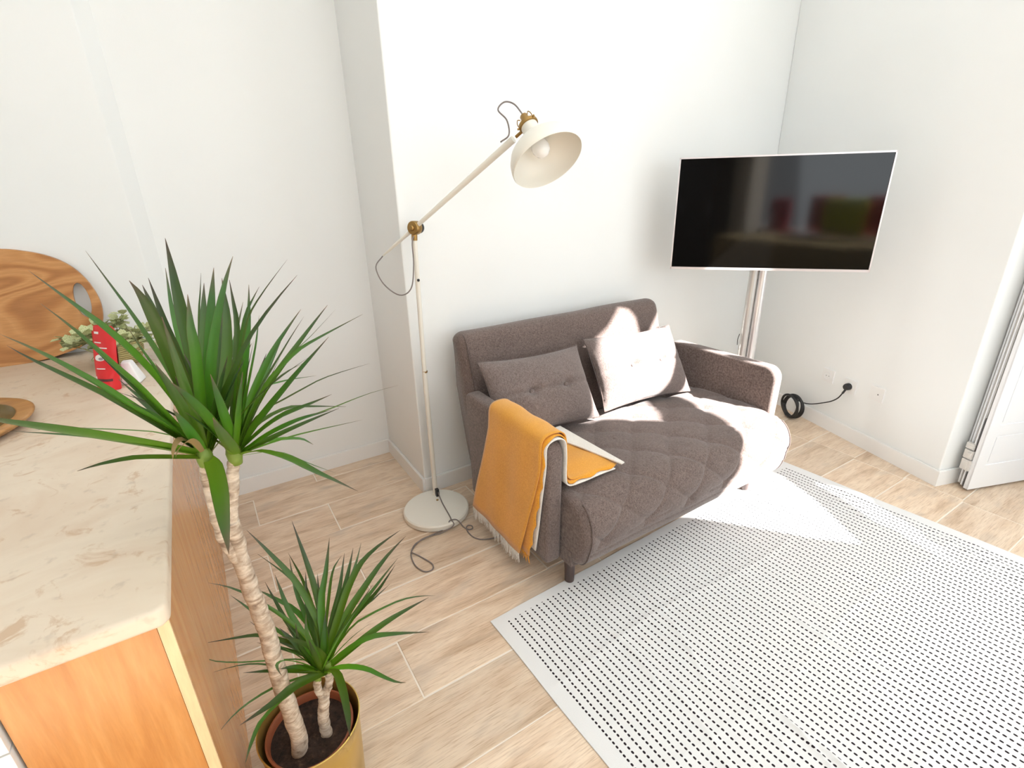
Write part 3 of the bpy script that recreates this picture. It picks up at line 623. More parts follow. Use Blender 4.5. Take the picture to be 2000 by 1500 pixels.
# ---------------------------------------------------------------- rug
MRUG = mat('white_cotton_rug', (.8, .78, .76), .95, spec=.1); t = NT(MRUG)
uvn = t.n('ShaderNodeUVMap'); sep = t.n('ShaderNodeSeparateXYZ'); t.l(uvn.outputs[0], sep.inputs[0]); U, Vv = sep.outputs[0], sep.outputs[1]
wob = t.noise(uvn.outputs[0], 9, 2); U2 = t.math('ADD', U, t.math('MULTIPLY', t.math('SUBTRACT', wob, .5), .006))
pu = t.math('DIVIDE', t.math('SUBTRACT', U2, .042), .0258); row_ = t.math('FLOOR', pu); fu = t.math('ABSOLUTE', t.math('SUBTRACT', t.math('FRACT', pu), .5))
wn = t.n('ShaderNodeTexWhiteNoise', noise_dimensions='1D'); t.l(row_, wn.inputs['W'])
pv = t.math('ADD', t.math('DIVIDE', Vv, .0150), wn.outputs['Value']); fv = t.math('ABSOLUTE', t.math('SUBTRACT', t.math('FRACT', pv), .5))
e1 = t.math('POWER', t.math('DIVIDE', fu, .125), 2.5); e2 = t.math('POWER', t.math('DIVIDE', fv, .33), 2.5)
d_ = t.math('LESS_THAN', t.math('ADD', e1, e2), 1.0)
ok = t.math('MULTIPLY', t.math('GREATER_THAN', U, .045), t.math('MULTIPLY', t.math('LESS_THAN', U, 1.895), t.math('GREATER_THAN', Vv, .040)))
d_ = t.math('MULTIPLY', d_, ok)
cc = t.n('ShaderNodeCombineXYZ'); t.l(t.math('MULTIPLY', U, 700), cc.inputs[0]); t.l(t.math('MULTIPLY', Vv, 700), cc.inputs[1]); wv = t.noise(cc.outputs[0], 1, 2)
t.color(t.mix(d_, t.ramp(wv, [(.3, (.70, .695, .69)), (.7, (.81, .805, .80))]), (.025, .018, .022))); t.bump(t.math('ADD', wv, t.math('MULTIPLY', d_, .8)), .35, .0012)
RC = (Vector((.651, 1.257)), Vector((2.592, 1.322)), Vector((2.725, -.42)), Vector((.717, -.36)))
RR = random.Random(11)
ridges = []
for q in range(20):
    x_, y_ = RR.uniform(.8, 2.6), RR.uniform(-.1, 1.1); ridges.append((x_, y_, RR.uniform(-.28, .05)-PI/2, RR.uniform(.16, .34), RR.uniform(.006, .013), RR.uniform(.0025, .0065)))
def rug_pt(a, b):
    top = RC[0].lerp(RC[1], a); bot = RC[3].lerp(RC[2], a); p = top.lerp(bot, b)
    ex = min(a*1.95, (1-a)*1.95, b*1.7, 1)
    z = .0052+.0010*noise.noise(Vector((p.x*2.2, p.y*1.1, 1)))
    n1 = noise.noise(Vector((p.x*7, p.y*1.9, 4))); z += .0042*max(0, n1)**1.3
    for (x_, y_, an, L_, w_, h_) in ridges:
        dx, dy = p.x-x_, p.y-y_; s_ = dx*math.cos(an)+dy*math.sin(an); c_ = -dx*math.sin(an)+dy*math.cos(an)
        c_ += .03*math.sin(s_*8+x_*5)
        if abs(s_) < L_ and abs(c_) < w_*3: z += h_*math.exp(-(c_/w_)**2)*(1-(s_/L_)**2)
    for yy, h_ in ((.93, .0028), (.55, .0022), (.18, .003)):
        c_ = p.y-yy-.02*math.sin(p.x*5+yy*9); z += h_*math.exp(-(c_/.014)**2)
    for xx, h_ in ((1.62, .002),):
        c_ = p.x-xx-.01*math.sin(p.y*6); z += h_*math.exp(-(c_/.012)**2)
    m_ = min(1, ex/.05); z = .0045+(z-.0045)*m_
    wx = .004*noise.noise(Vector((p.x*3, p.y*3, 9))); wy = .006*noise.noise(Vector((p.x*4, p.y*4, 19)))
    return Vector((p.x+wx, p.y+wy, z))
bm = B(); uvl = bm.loops.layers.uv.new('UVMap'); NU, NV = 300, 250
V = grid(bm, rug_pt, NU, NV, uvl)
for f_ in bm.faces:
    for lp in f_.loops: lp[uvl].uv = (lp[uvl].uv[0]*1.95, lp[uvl].uv[1]*1.69)
ring = [V[i][0] for i in range(NU)]+[V[-1][j] for j in range(1, NV)]+[V[i][-1] for i in range(NU-2, -1, -1)]+[V[0][j] for j in range(NV-2, 0, -1)]
lo = [bm.verts.new((v.co.x, v.co.y, .0008)) for v in ring]
for i in range(len(ring)):
    j = (i+1) % len(ring); bm.faces.new((ring[i], ring[j], lo[j], lo[i]))
tag(obj('rug', bm, MRUG, smooth='auto'), 'large white cotton rug with rows of short black dashes on the tiled floor', 'rug')

# ---------------------------------------------------------------- dragon tree in the gold planter
CA=[
(0.014,"-50,980,1050 -53,998,1098 -60,1015,1149 -73,1029,1203 -88,1040,1257 -103,1048,1309 -120,1051,1362 -137,1053,1416"),
(0.022,"-50,980,1050 -65,980,1125 -83,974,1196 -107,959,1262 -128,943,1308 -143,928,1338 -160,906,1373 -178,881,1411"),
(0.018,"-50,980,1050 -62,981,1080 -93,973,1127 -131,960,1180 -151,950,1215 -178,931,1259 -204,907,1301 -227,881,1335"),
(0.019,"-50,980,1050 -68,982,1079 -94,982,1115 -127,977,1158 -162,968,1205 -196,953,1249 -222,939,1284 -237,928,1310"),
(0.021,"-50,980,1050 -59,977,1060 -102,948,1100 -160,903,1155 -190,869,1188 -215,833,1219 -234,797,1247 -247,765,1273"),
(0.008,"-50,980,1050 -74,996,1079 -106,1008,1103 -153,1015,1120 -193,1019,1132 -224,1021,1142 -257,1021,1149 -290,1020,1156"),
(0.009,"-50,980,1050 -56,975,1055 -72,958,1068 -108,918,1099 -135,882,1124 -153,852,1139 -169,820,1153 -183,787,1165"),
(0.012,"-50,980,1050 -62,978,1076 -85,969,1137 -112,954,1209 -126,941,1243 -143,923,1286 -159,900,1329 -176,873,1369"),
(0.022,"-50,980,1050 -47,983,1081 -47,982,1130 -56,977,1215 -63,968,1281 -69,957,1325 -75,947,1356 -83,938,1379"),
(0.014,"-50,980,1050 -50,1005,1093 -53,1030,1144 -62,1058,1209 -70,1078,1262 -74,1091,1301 -78,1099,1328 -81,1104,1348"),
(0.017,"-50,980,1050 -48,1001,1081 -49,1025,1123 -55,1059,1187 -60,1083,1237 -64,1097,1271 -67,1112,1312 -71,1127,1356"),
(0.022,"-50,980,1050 -44,994,1084 -37,1016,1157 -31,1039,1242 -32,1045,1278 -31,1052,1331 -29,1057,1383 -28,1059,1427"),
(0.01,"-50,980,1050 -48,1016,1095 -47,1052,1146 -49,1091,1209 -50,1120,1260 -49,1138,1297 -46,1154,1333 -43,1169,1366"),
(0.018,"-50,980,1050 -46,980,1083 -40,978,1128 -30,970,1201 -24,963,1254 -23,955,1286 -19,946,1318 -15,937,1350"),
(0.016,"-50,980,1050 -41,1021,1102 -31,1061,1153 -21,1092,1199 -10,1116,1241 -1,1136,1276 6,1150,1305 13,1163,1332"),
(0.021,"-50,980,1050 -38,995,1094 -26,1009,1140 -13,1021,1193 1,1031,1252 13,1038,1301 23,1040,1339 32,1042,1374"),
(0.018,"-50,980,1050 -46,985,1072 -36,991,1113 -15,999,1188 6,1002,1256 27,999,1314 45,994,1359 62,988,1396"),
(0.018,"-50,980,1050 -24,1028,1096 0,1074,1142 18,1111,1185 30,1141,1227 39,1166,1265 43,1186,1299 47,1205,1332"),
(0.013,"-50,980,1050 -18,1030,1089 11,1079,1128 32,1118,1167 46,1151,1207 55,1181,1247 58,1207,1285 61,1232,1323"),
(0.008,"-50,980,1050 -41,1032,1098 -32,1081,1146 -24,1122,1192 -15,1157,1236 -6,1186,1276 4,1208,1310 13,1228,1343"),
(0.008,"-50,980,1050 -55,979,1075 -62,975,1111 -71,967,1169 -80,958,1217 -88,947,1252 -95,936,1283 -100,925,1313"),
(0.022,"-50,980,1050 -47,980,1065 -37,977,1092 -13,970,1140 18,956,1197 54,936,1261 95,907,1318 139,873,1371"),
(0.024,"-50,980,1050 -44,948,1051 -39,905,1053 -37,840,1058 -36,777,1066 -36,717,1076 -35,645,1094 -34,566,1117"),
(0.008,"-50,980,1050 -63,966,1081 -74,954,1104 -81,947,1110 -87,936,1109 -92,921,1103 -93,911,1099 -93,905,1097"),
(0.009,"-50,980,1050 -55,961,1077 -59,946,1097 -64,937,1107 -70,923,1112 -77,904,1115 -82,886,1116 -85,868,1115"),
(0.012,"-50,980,1050 -36,1027,1073 -21,1074,1097 -1,1123,1127 22,1173,1161 44,1217,1195 63,1255,1229 81,1290,1263"),
(0.014,"-50,980,1050 -50,1010,1063 -51,1042,1078 -49,1088,1103 -47,1144,1136 -44,1201,1174 -41,1257,1218 -38,1313,1264"),
(0.01,"-50,980,1050 -62,1015,1060 -74,1051,1070 -93,1094,1082 -117,1141,1097 -139,1185,1112 -159,1224,1127 -179,1262,1143"),
(0.02,"-50,980,1050 -41,1014,1075 -31,1048,1101 -19,1083,1130 -5,1117,1162 9,1151,1196 23,1183,1233 37,1214,1271"),
]
CB=[
(0.019,"-5,985,1035 8,993,1095 24,998,1159 46,998,1233 65,995,1284 80,991,1309 108,980,1345 143,966,1386"),
(0.012,"-5,985,1035 12,1013,1081 28,1040,1126 44,1063,1173 60,1083,1220 72,1099,1260 80,1110,1294 87,1121,1326"),
(0.017,"-5,985,1035 7,1002,1085 20,1018,1135 36,1030,1189 53,1040,1245 69,1046,1287 84,1047,1311 98,1047,1332"),
(0.015,"-5,985,1035 10,991,1074 25,997,1114 41,1001,1158 58,1002,1203 71,1003,1240 78,1002,1266 84,1001,1289"),
(0.023,"-5,985,1035 0,987,1049 12,988,1073 34,988,1115 64,985,1162 99,977,1210 127,969,1250 152,959,1285"),
(0.012,"-5,985,1035 14,1007,1073 34,1029,1111 57,1046,1145 81,1060,1177 108,1072,1209 138,1081,1240 169,1089,1271"),
(0.01,"-5,985,1035 24,1015,1078 58,1042,1119 98,1062,1156 135,1078,1188 166,1088,1216 196,1097,1243 225,1104,1269"),
(0.01,"-5,985,1035 23,1015,1071 56,1044,1109 102,1072,1153 142,1091,1185 174,1100,1204 208,1110,1228 244,1119,1255"),
(0.014,"-5,985,1035 32,1008,1094 70,1026,1144 111,1033,1179 146,1036,1203 176,1034,1217 221,1029,1236 274,1022,1258"),
(0.015,"-5,985,1035 3,987,1048 21,989,1069 55,990,1104 92,988,1140 130,984,1177 162,978,1208 191,971,1237"),
(0.012,"-5,985,1035 16,1020,1065 38,1054,1092 64,1080,1113 94,1099,1127 122,1114,1138 148,1124,1143 174,1133,1148"),
(0.008,"-5,985,1035 23,1053,1064 52,1115,1090 80,1153,1100 107,1172,1098 137,1190,1093 167,1207,1086 198,1224,1079"),
(0.013,"-5,985,1035 19,998,1071 52,1007,1101 99,1008,1118 140,1007,1133 173,1004,1145 217,996,1155 265,986,1164"),
(0.011,"-5,985,1035 3,986,1043 45,981,1060 112,968,1084 172,950,1101 212,938,1114 248,923,1126 293,903,1137"),
(0.008,"-5,985,1035 12,1013,1051 37,1040,1063 77,1067,1070 114,1087,1068 147,1098,1057 188,1108,1043 233,1118,1027"),
(0.018,"-5,985,1035 3,982,1045 20,975,1062 55,959,1092 85,942,1113 110,926,1125 137,907,1139 164,888,1154"),
(0.014,"-5,985,1035 0,984,1037 18,978,1043 60,962,1055 103,944,1066 143,924,1075 178,905,1083 211,887,1091"),
(0.01,"-5,985,1035 8,988,1039 23,991,1043 50,995,1048 85,999,1055 121,1001,1062 157,1002,1069 194,1002,1076"),
(0.02,"-5,985,1035 13,970,1044 33,947,1051 58,912,1051 81,874,1049 101,832,1045 125,781,1044 149,724,1045"),
(0.007,"-5,985,1035 19,1005,1034 43,1023,1033 70,1039,1025 100,1052,1013 121,1061,1001 132,1064,990 141,1065,980"),
(0.006,"-5,985,1035 26,997,1026 55,1009,1016 80,1015,1000 102,1016,979 124,1017,959 146,1017,941 169,1017,923"),
(0.02,"-5,985,1035 2,994,1045 10,1005,1058 24,1022,1081 44,1045,1113 61,1065,1142 75,1079,1167 90,1093,1191"),
(0.018,"-5,985,1035 4,992,1047 14,1000,1060 28,1010,1079 46,1022,1103 65,1033,1129 86,1044,1158 108,1055,1187"),
(0.016,"-5,985,1035 -6,1001,1037 -6,1019,1039 -8,1051,1044 -9,1095,1051 -10,1141,1061 -10,1191,1074 -10,1241,1087"),
(0.018,"-5,985,1035 -6,973,1045 -8,959,1058 -10,930,1082 -14,890,1114 -17,848,1146 -19,803,1178 -20,758,1209"),
(0.014,"-5,985,1035 0,1015,1047 4,1048,1061 10,1088,1082 15,1136,1108 19,1185,1139 22,1235,1175 24,1286,1213"),
(0.016,"-5,985,1035 6,1014,1051 19,1045,1068 41,1083,1092 69,1127,1121 98,1165,1150 125,1197,1177 153,1227,1205"),
(0.02,"-5,985,1035 1,1011,1054 7,1037,1074 17,1070,1103 29,1107,1137 39,1139,1169 47,1165,1199 55,1190,1229"),
]
CS=[
(0.014,"55,1000,415 72,1026,449 78,1056,491 66,1098,551 47,1134,605 22,1161,652 -1,1183,695 -24,1202,736"),
(0.016,"55,1000,415 71,1021,443 83,1047,479 87,1085,532 87,1119,584 84,1150,633 80,1175,679 76,1199,724"),
(0.009,"55,1000,415 66,1055,444 75,1107,472 77,1150,498 74,1185,521 69,1216,544 62,1243,564 55,1269,584"),
(0.017,"55,1000,415 68,1011,433 78,1030,463 86,1063,515 99,1089,560 117,1106,596 133,1125,636 148,1143,677"),
(0.008,"55,1000,415 79,1062,437 103,1121,459 123,1167,480 139,1202,498 155,1228,512 170,1242,519 185,1253,525"),
(0.012,"55,1000,415 77,1032,444 99,1062,472 118,1086,496 135,1105,517 151,1126,540 166,1148,567 181,1170,594"),
(0.013,"55,1000,415 79,1029,443 104,1057,471 128,1083,500 153,1107,529 173,1129,556 189,1147,580 204,1165,604"),
(0.012,"55,1000,415 80,1022,438 104,1047,465 129,1078,501 155,1102,531 181,1119,556 204,1138,585 225,1158,616"),
(0.016,"55,1000,415 89,1031,459 124,1059,502 158,1084,546 190,1100,580 220,1108,604 265,1109,628 319,1105,651"),
(0.017,"55,1000,415 80,1013,436 109,1033,467 144,1055,503 187,1069,536 233,1082,572 280,1090,606 328,1093,636"),
(0.013,"55,1000,415 73,1009,433 99,1020,456 139,1033,490 177,1043,520 212,1049,545 250,1054,575 290,1058,606"),
(0.011,"55,1000,415 82,1016,442 110,1031,468 147,1040,493 192,1045,518 229,1050,541 256,1056,563 282,1062,585"),
(0.012,"55,1000,415 78,1029,424 104,1057,433 136,1085,443 173,1105,448 213,1117,448 248,1131,452 282,1144,458"),
(0.014,"55,1000,415 105,1020,452 150,1031,480 187,1029,491 228,1022,502 273,1012,512 313,996,516 350,976,516"),
(0.014,"55,1000,415 81,1000,425 116,999,440 169,998,463 214,994,482 250,988,496 289,979,511 330,969,526"),
(0.014,"55,1000,415 83,999,431 114,996,447 151,990,464 185,978,474 216,960,478 255,934,483 299,903,488"),
(0.01,"55,1000,415 78,984,428 103,964,440 128,938,449 150,909,455 171,868,461 190,835,467 205,816,475"),
(0.016,"55,1000,415 72,979,432 83,949,447 83,903,461 80,851,479 74,795,501 68,751,522 62,714,542"),
(0.017,"55,1000,415 63,1000,415 56,993,422 18,973,445 -18,948,467 -50,917,487 -82,887,511 -112,857,537"),
(0.012,"55,1000,415 40,997,418 11,985,423 -45,958,432 -83,931,435 -101,906,432 -114,883,429 -124,860,426"),
(0.005,"55,1000,415 40,1002,419 16,1003,425 -27,1002,435 -70,995,441 -111,982,444 -140,967,443 -161,952,439"),
(0.007,"55,1000,415 48,1004,417 30,1014,423 -10,1037,436 -47,1058,449 -81,1073,460 -118,1083,466 -158,1089,469"),
(0.012,"55,1000,415 54,1015,429 24,1032,445 -31,1049,462 -93,1064,481 -139,1077,500 -161,1087,515 -161,1096,525"),
(0.008,"55,1000,415 43,1034,440 21,1066,463 -22,1096,485 -58,1115,498 -86,1123,503 -121,1131,508 -160,1139,514"),
(0.01,"55,1000,415 61,1022,441 45,1054,481 11,1090,530 -25,1117,572 -59,1138,609 -91,1151,637 -123,1158,659"),
(0.012,"55,1000,415 54,1018,428 39,1045,450 -2,1090,486 -36,1126,518 -59,1153,545 -77,1173,565 -92,1188,581"),
(0.012,"55,1000,415 64,1040,433 65,1082,452 51,1125,475 29,1164,496 0,1196,512 -20,1218,524 -36,1234,532"),
(0.013,"55,1000,415 57,1011,422 50,1034,437 26,1082,470 9,1122,499 1,1151,523 -7,1178,546 -14,1204,570"),
(0.014,"55,1000,415 57,1011,426 52,1033,447 36,1073,488 23,1106,523 17,1130,551 14,1152,579 11,1173,605"),
(0.013,"55,1000,415 62,1015,423 65,1042,439 60,1092,470 54,1136,499 49,1172,526 50,1208,555 54,1244,585"),
(0.014,"55,1000,415 60,1027,431 65,1055,448 66,1085,467 64,1117,489 66,1147,512 74,1175,534 82,1202,556"),
(0.006,"55,1000,415 65,1052,455 73,1102,494 69,1140,525 55,1168,550 36,1195,575 11,1221,602 -15,1248,628"),
(0.011,"55,1000,415 58,1010,420 58,1022,426 39,1043,435 6,1071,446 -22,1094,456 -42,1109,462 -62,1123,469"),
(0.011,"55,1000,415 49,1023,420 41,1048,426 20,1080,432 -10,1118,439 -35,1153,446 -53,1182,456 -70,1211,465"),
(0.012,"55,1000,415 52,999,420 48,998,428 40,995,455 29,991,498 22,985,539 23,979,578 25,972,616"),
(0.012,"55,1000,415 55,996,434 55,991,457 51,982,497 44,968,551 42,955,596 44,943,631 47,931,664"),
(0.012,"55,1000,415 63,998,437 68,995,461 59,991,492 40,986,529 21,980,560 6,972,584 -9,963,606"),
(0.01,"55,1000,415 41,992,447 24,981,482 1,964,525 -16,948,553 -27,933,566 -28,911,575 -23,885,580"),
(0.014,"55,1000,415 71,1020,415 87,1041,416 109,1067,418 136,1096,421 160,1126,427 182,1157,436 204,1188,446"),
(0.015,"55,1000,415 65,1027,420 74,1055,425 82,1091,435 89,1132,447 97,1173,462 105,1213,478 114,1254,496"),
]

PC = Vector((.006, 1.029, 0))
plant = thing('dragon_tree', 'tall and short dragon tree stems with spiky green leaves in a gold planter', 'plant', (PC.x, PC.y, .02))
MGOLD = mat('gold_planter_metal', (.66, .46, .13), .30, metal=.8); t = NT(MGOLD); t.l(t.math('ADD', t.math('MULTIPLY', t.noise(t.coord(), 8, 3), .14), .22), t.b.inputs['Roughness'])
pot = thing('planter', 'round matt gold metal planter beside the orange cabinet', 'planter', PC)
bm = B(); lathe(bm, [(0, .001), (.102, .001), (.106, .006), (.1175, .20), (.1215, .247), (.1232, .250), (.1205, .251), (.1185, .246), (.1145, .20), (.103, .010), (0, .010)], PC, n=72, cap=False); obj('outer_pot', bm, MGOLD, pot, smooth='auto')
bm = B(); IC = PC+Vector((-.002, -.004, 0)); lathe(bm, [(.0, .012), (.082, .012), (.100, .222), (.105, .224), (.105, .231), (.1005, .232), (.0965, .226), (.094, .19), (0, .185)], IC, n=64, cap=False); obj('nursery_pot', bm, mat('terracotta_plastic', (.30, .085, .035), .5), pot, smooth='auto')
MSOIL = mat('dark_soil', (.03, .016, .010), .95); t = NT(MSOIL); c = t.coord(); t.color(t.ramp(t.noise(c, 60, 4, .7), [(.35, (.012, .006, .004)), (.6, (.05, .026, .016)), (.75, (.12, .075, .05))])); t.bump(t.noise(c, 120, 4, .7), 1, .004)
bm = B()
def soil_pt(a, b):
    r_ = a*.0965; an = b*2*PI; x, y = r_*math.cos(an), r_*math.sin(an)
    return IC+Vector((x, y, .210+.006*noise.noise(Vector((x*40, y*40, 0)))*(1-a**4)+.002*noise.noise(Vector((x*160, y*160, 3)))*(1-a**4)))
grid(bm, soil_pt, 28, 90); bmesh.ops.remove_doubles(bm, verts=bm.verts, dist=.0002); o = obj('soil', bm, MSOIL, pot, smooth=True); o['kind'] = 'stuff'
MBARK = mat('pale_ringed_bark', (.5, .4, .3), .85); t = NT(MBARK); c = t.coord(); nz = t.noise(c, 26, 4, .6, (1, 1, 2.6), 1); n2 = t.noise(c, 60, 3)
t.color(t.mix(.6, t.ramp(nz, [(.28, (.24, .17, .12)), (.45, (.48, .39, .30)), (.62, (.66, .58, .48))]), t.ramp(n2, [(.35, (.6, .52, .46)), (.65, (1.1, 1.05, 1))]), 'MULTIPLY')); t.bump(nz, .45, .003)
def trunk(pts, r0, r1, parent, seed=0, name='trunk', n=150):
    sp_ = spline(pts, n); rs = []
    for i in range(n):
        v = i/(n-1); ph = v*len(sp_)*.42+1.5*noise.noise(Vector((v*9, seed, 0)))
        rs.append((r0+(r1-r0)*v)*(1+.035*(math.sin(ph) > .55)+.04*noise.noise(Vector((v*30, seed, 5)))))
        sp_[i] = sp_[i]+Vector((noise.noise(Vector((v*14, seed, 1))), noise.noise(Vector((v*14, seed, 2))), 0))*.003
    bm = B(); tube(bm, sp_, rs, 16); return obj(name, bm, MBARK, parent, smooth=True)
tr = trunk([(-.031, 1.000, .190), (-.024, .990, .281), (-.031, .985, .431), (-.031, .985, .584), (-.035, .985, .681), (-.040, .985, .745), (-.042, .985, .837), (-.041, .985, .905)], .0195, .0145, plant, 1, n=190)
trunk([(-.043, .985, .880), (-.037, .985, .925), (-.028, .985, .958), (-.022, .985, .984), (-.016, .985, 1.012), (-.008, .985, 1.035)], .0125, .0098, tr, 2, 'branch', 60)
trunk([(-.044, .982, .805), (-.054, .977, .835), (-.061, .975, .875), (-.063, .975, .919), (-.061, .975, .965), (-.060, .975, .995), (-.058, .975, 1.022), (-.054, .976, 1.045)], .0085, .0105, tr, 3, 'branch', 80)
ts = trunk([(.036, 1.004, .190), (.037, 1.0, .266), (.042, 1.0, .300), (.050, 1.0, .340)], .0135, .0125, plant, 4, n=60)
trunk([(.050, 1.0, .335), (.058, 1.0, .355), (.068, 1.0, .378), (.072, 1.0, .412)], .010, .009, ts, 5, 'branch', 40)
trunk([(.050, 1.0, .330), (.044, 1.0, .350), (.040, 1.0, .372), (.044, 1.0, .408)], .0095, .0085, ts, 6, 'branch', 40)
MLEAF = mat('glossy_green_leaf', (.05, .2, .02), .34, spec=.5); t = NT(MLEAF); uvn = t.n('ShaderNodeUVMap'); sep = t.n('ShaderNodeSeparateXYZ'); t.l(uvn.outputs[0], sep.inputs[0])
along, across = sep.outputs[0], t.math('ABSOLUTE', t.math('SUBTRACT', sep.outputs[1], .5))
base_ = t.ramp(along, [(0, (.20, .30, .02)), (.12, (.15, .28, .012)), (.45, (.085, .20, .012)), (.8, (.06, .125, .035)), (.96, (.11, .09, .06)), (1, (.22, .13, .08))])
oi = t.n('ShaderNodeObjectInfo'); hs = t.n('ShaderNodeHueSaturation'); t.l(base_, hs.inputs['Color']); t.l(t.math('ADD', t.math('MULTIPLY', oi.outputs['Random'], .8), .62), hs.inputs['Value']); t.l(t.math('ADD', t.math('MULTIPLY', oi.outputs['Random'], .035), .49), hs.inputs['Hue'])
edge = t.ramp(across, [(.44, (0, 0, 0)), (.50, (.7, .7, .7))])
t.color(t.mix(edge, hs.outputs[0], (.10, .035, .035)))
t.bump(t.noise(uvn.outputs[0], 30, 2, .5, (.4, 3, 1)), .12, .002)
tb = t.n('ShaderNodeBsdfTranslucent'); t.l(hs.outputs[0], tb.inputs[0]); ms = t.n('ShaderNodeMixShader'); ms.inputs[0].default_value = .30
outn = t.t.nodes['Material Output']; t.l(t.b.outputs[0], ms.inputs[1]); t.l(tb.outputs[0], ms.inputs[2]); t.l(ms.outputs[0], outn.inputs[0])
MDRY = mat('dry_leaf', (.30, .20, .08), .6)
CAMP = Vector((0, 0, 1.5))
def leaf(w, P, crown, k_):
    pts = spline([Vector(q)/1000 for q in P], 13); bm = B(); uvl = bm.loops.layers.uv.new('UVMap'); N = len(pts); rows = []
    tilt = Random_.uniform(-.7, .7)
    up0 = (pts[len(pts)//2]-crown); hor = Vector((up0.x, up0.y, 0))
    for i, p in enumerate(pts):
        tg = (pts[min(i+1, N-1)]-pts[max(i-1, 0)]).normalized()
        ax = Vector((0, 0, 1))*1.0+hor.normalized()*-.5 if hor.length > .02 else Vector((0, -1, .2))
        nr = (ax-tg*ax.dot(tg)).normalized(); sd = tg.cross(nr).normalized()
        sd = (sd*math.cos(tilt)+nr*math.sin(tilt)); nr = sd.cross(tg)
        v = i/(N-1); wd = w*.5*LW*(.55+.45*min(1, v/.22))*(1-max(0, (v-.40)/.60)**1.7)
        wd = max(wd, .0003)
        rows.append([bm.verts.new(p-sd*wd+nr*wd*.28), bm.verts.new(p-sd*wd*.5+nr*wd*.1), bm.verts.new(p), bm.verts.new(p+sd*wd*.5+nr*wd*.1), bm.verts.new(p+sd*wd+nr*wd*.28)])
    for i in range(N-1):
        for j in range(4):
            f_ = bm.faces.new((rows[i][j], rows[i][j+1], rows[i+1][j+1], rows[i+1][j]))
            for lp, (a, b) in zip(f_.loops, ((i, j), (i, j+1), (i+1, j+1), (i+1, j))): lp[uvl].uv = (a/(N-1), b/4)
    return obj('leaf', bm, MDRY if k_ else MLEAF, plant, smooth=True)
Random_ = random.Random(8); LW = 1.18
for nm, cr_ in ((CA, (-.05, .98, 1.05)), (CB, (-.005, .985, 1.035)), (CS, (.055, 1.0, .415))):
    for i, (w, s_) in enumerate(nm):
        P = [tuple(float(q) for q in a.split(',')) for a in s_.split()]
        leaf(w, P, Vector(cr_), nm is CA and i in (23, 24))
for (cx, cy, cz), n_, l0, l1, w0 in (((-.05, .98, 1.05), 16, .17, .31, .017), ((-.005, .985, 1.035), 14, .15, .28, .015), ((.055, 1.0, .415), 14, .14, .25, .013)):
    for q in range(n_):
        az = Random_.uniform(0, 2*PI); el = Random_.uniform(.55, 1.35); L_ = Random_.uniform(l0, l1); dp = Random_.uniform(.0, .25)
        P = [tuple(1000*v for v in (cx+math.cos(az)*math.cos(el)*L_*s, cy+math.sin(az)*math.cos(el)*L_*s, cz+(math.sin(el)*s-dp*s*s)*L_)) for s in (0, .33, .66, 1)]
        leaf(w0*Random_.uniform(.7, 1.1), P, Vector((cx, cy, cz)), False)
# young rolled leaf and leaf sheaths at the crowns
MSHEA = mat('pale_leaf_sheath', (.16, .24, .03), .5)
for c_, r_ in (((-.054, .976, 1.045), .0125), ((-.008, .985, 1.033), .0125), ((.072, 1.0, .410), .009), ((.044, 1.0, .406), .009)):
    bm = B(); lathe(bm, [(r_*.85, -.012), (r_*1.02, .0), (r_*1.12, .012), (r_*.9, .024), (0, .036)], c_, n=16); obj('leaf_sheath', bm, MSHEA, plant, smooth=True)
# ---------------------------------------------------------------- the room behind the camera (seen in the television)
MWD = mat('dark_wardrobe_wood', (.045, .022, .015), .5)
wr = thing('wardrobe', 'dark brown wardrobe behind the viewer, reflected in the television', 'wardrobe', (-1.9, -2.1, 0))
for i in range(3):
    bm = B(); x0 = -2.55+i*.5; box(bm, x0, x0+.494, -2.03, -2.0, .06, 2.3); bevel(bm, .004, 2); d_o = obj('door', bm, MWD, wr)
    bm = B(); box(bm, x0+.44, x0+.455, -2.0, -1.975, 1.0, 1.2); obj('handle', bm, MSIL, d_o)
bm = B(); box(bm, -2.55, -1.055, -2.56, -2.03, 0, 2.32); obj('carcass', bm, MWD, wr)
bm = B(); box(bm, -.985, -.70, -2.6, -2.3, 0, HC); bevel(bm, .004, 2); struct('trim_1', bm, mat('warm_white_pilaster', (.74, .68, .58), .6))
bed = thing('bed', 'high bed with tan blanket behind the viewer, reflected in the television', 'bed', (.5, -1.9, 0))
bm = B(); box(bm, -.45, 1.9, -2.55, -1.45, .25, .50); bevel(bm, .02, 2); obj('bed_base', bm, MWD, bed)
bm = B(); box(bm, -.43, 1.88, -2.53, -1.47, .50, .78); bevel(bm, .06, 4); obj('mattress', bm, MT, bed, smooth='auto')
bm = B(); grid(bm, lambda a, b: Vector((-.46+2.0*a, -2.3+.86*b, .80+.012*math.sin(a*23)*math.sin(b*9))), 40, 20); grid(bm, lambda a, b: Vector((-.46+2.0*a, -1.44+.01*math.sin(a*40), .80-.5*b)), 40, 8); obj('blanket', bm, mat('tan_blanket', (.42, .32, .16), .9), bed, smooth=True)
for x_ in (-.4, 1.85):
    for y_ in (-2.5, -1.5):
        bm = B(); box(bm, x_-.03, x_+.03, y_-.03, y_+.03, 0, .25); obj('leg', bm, MWD, bed)
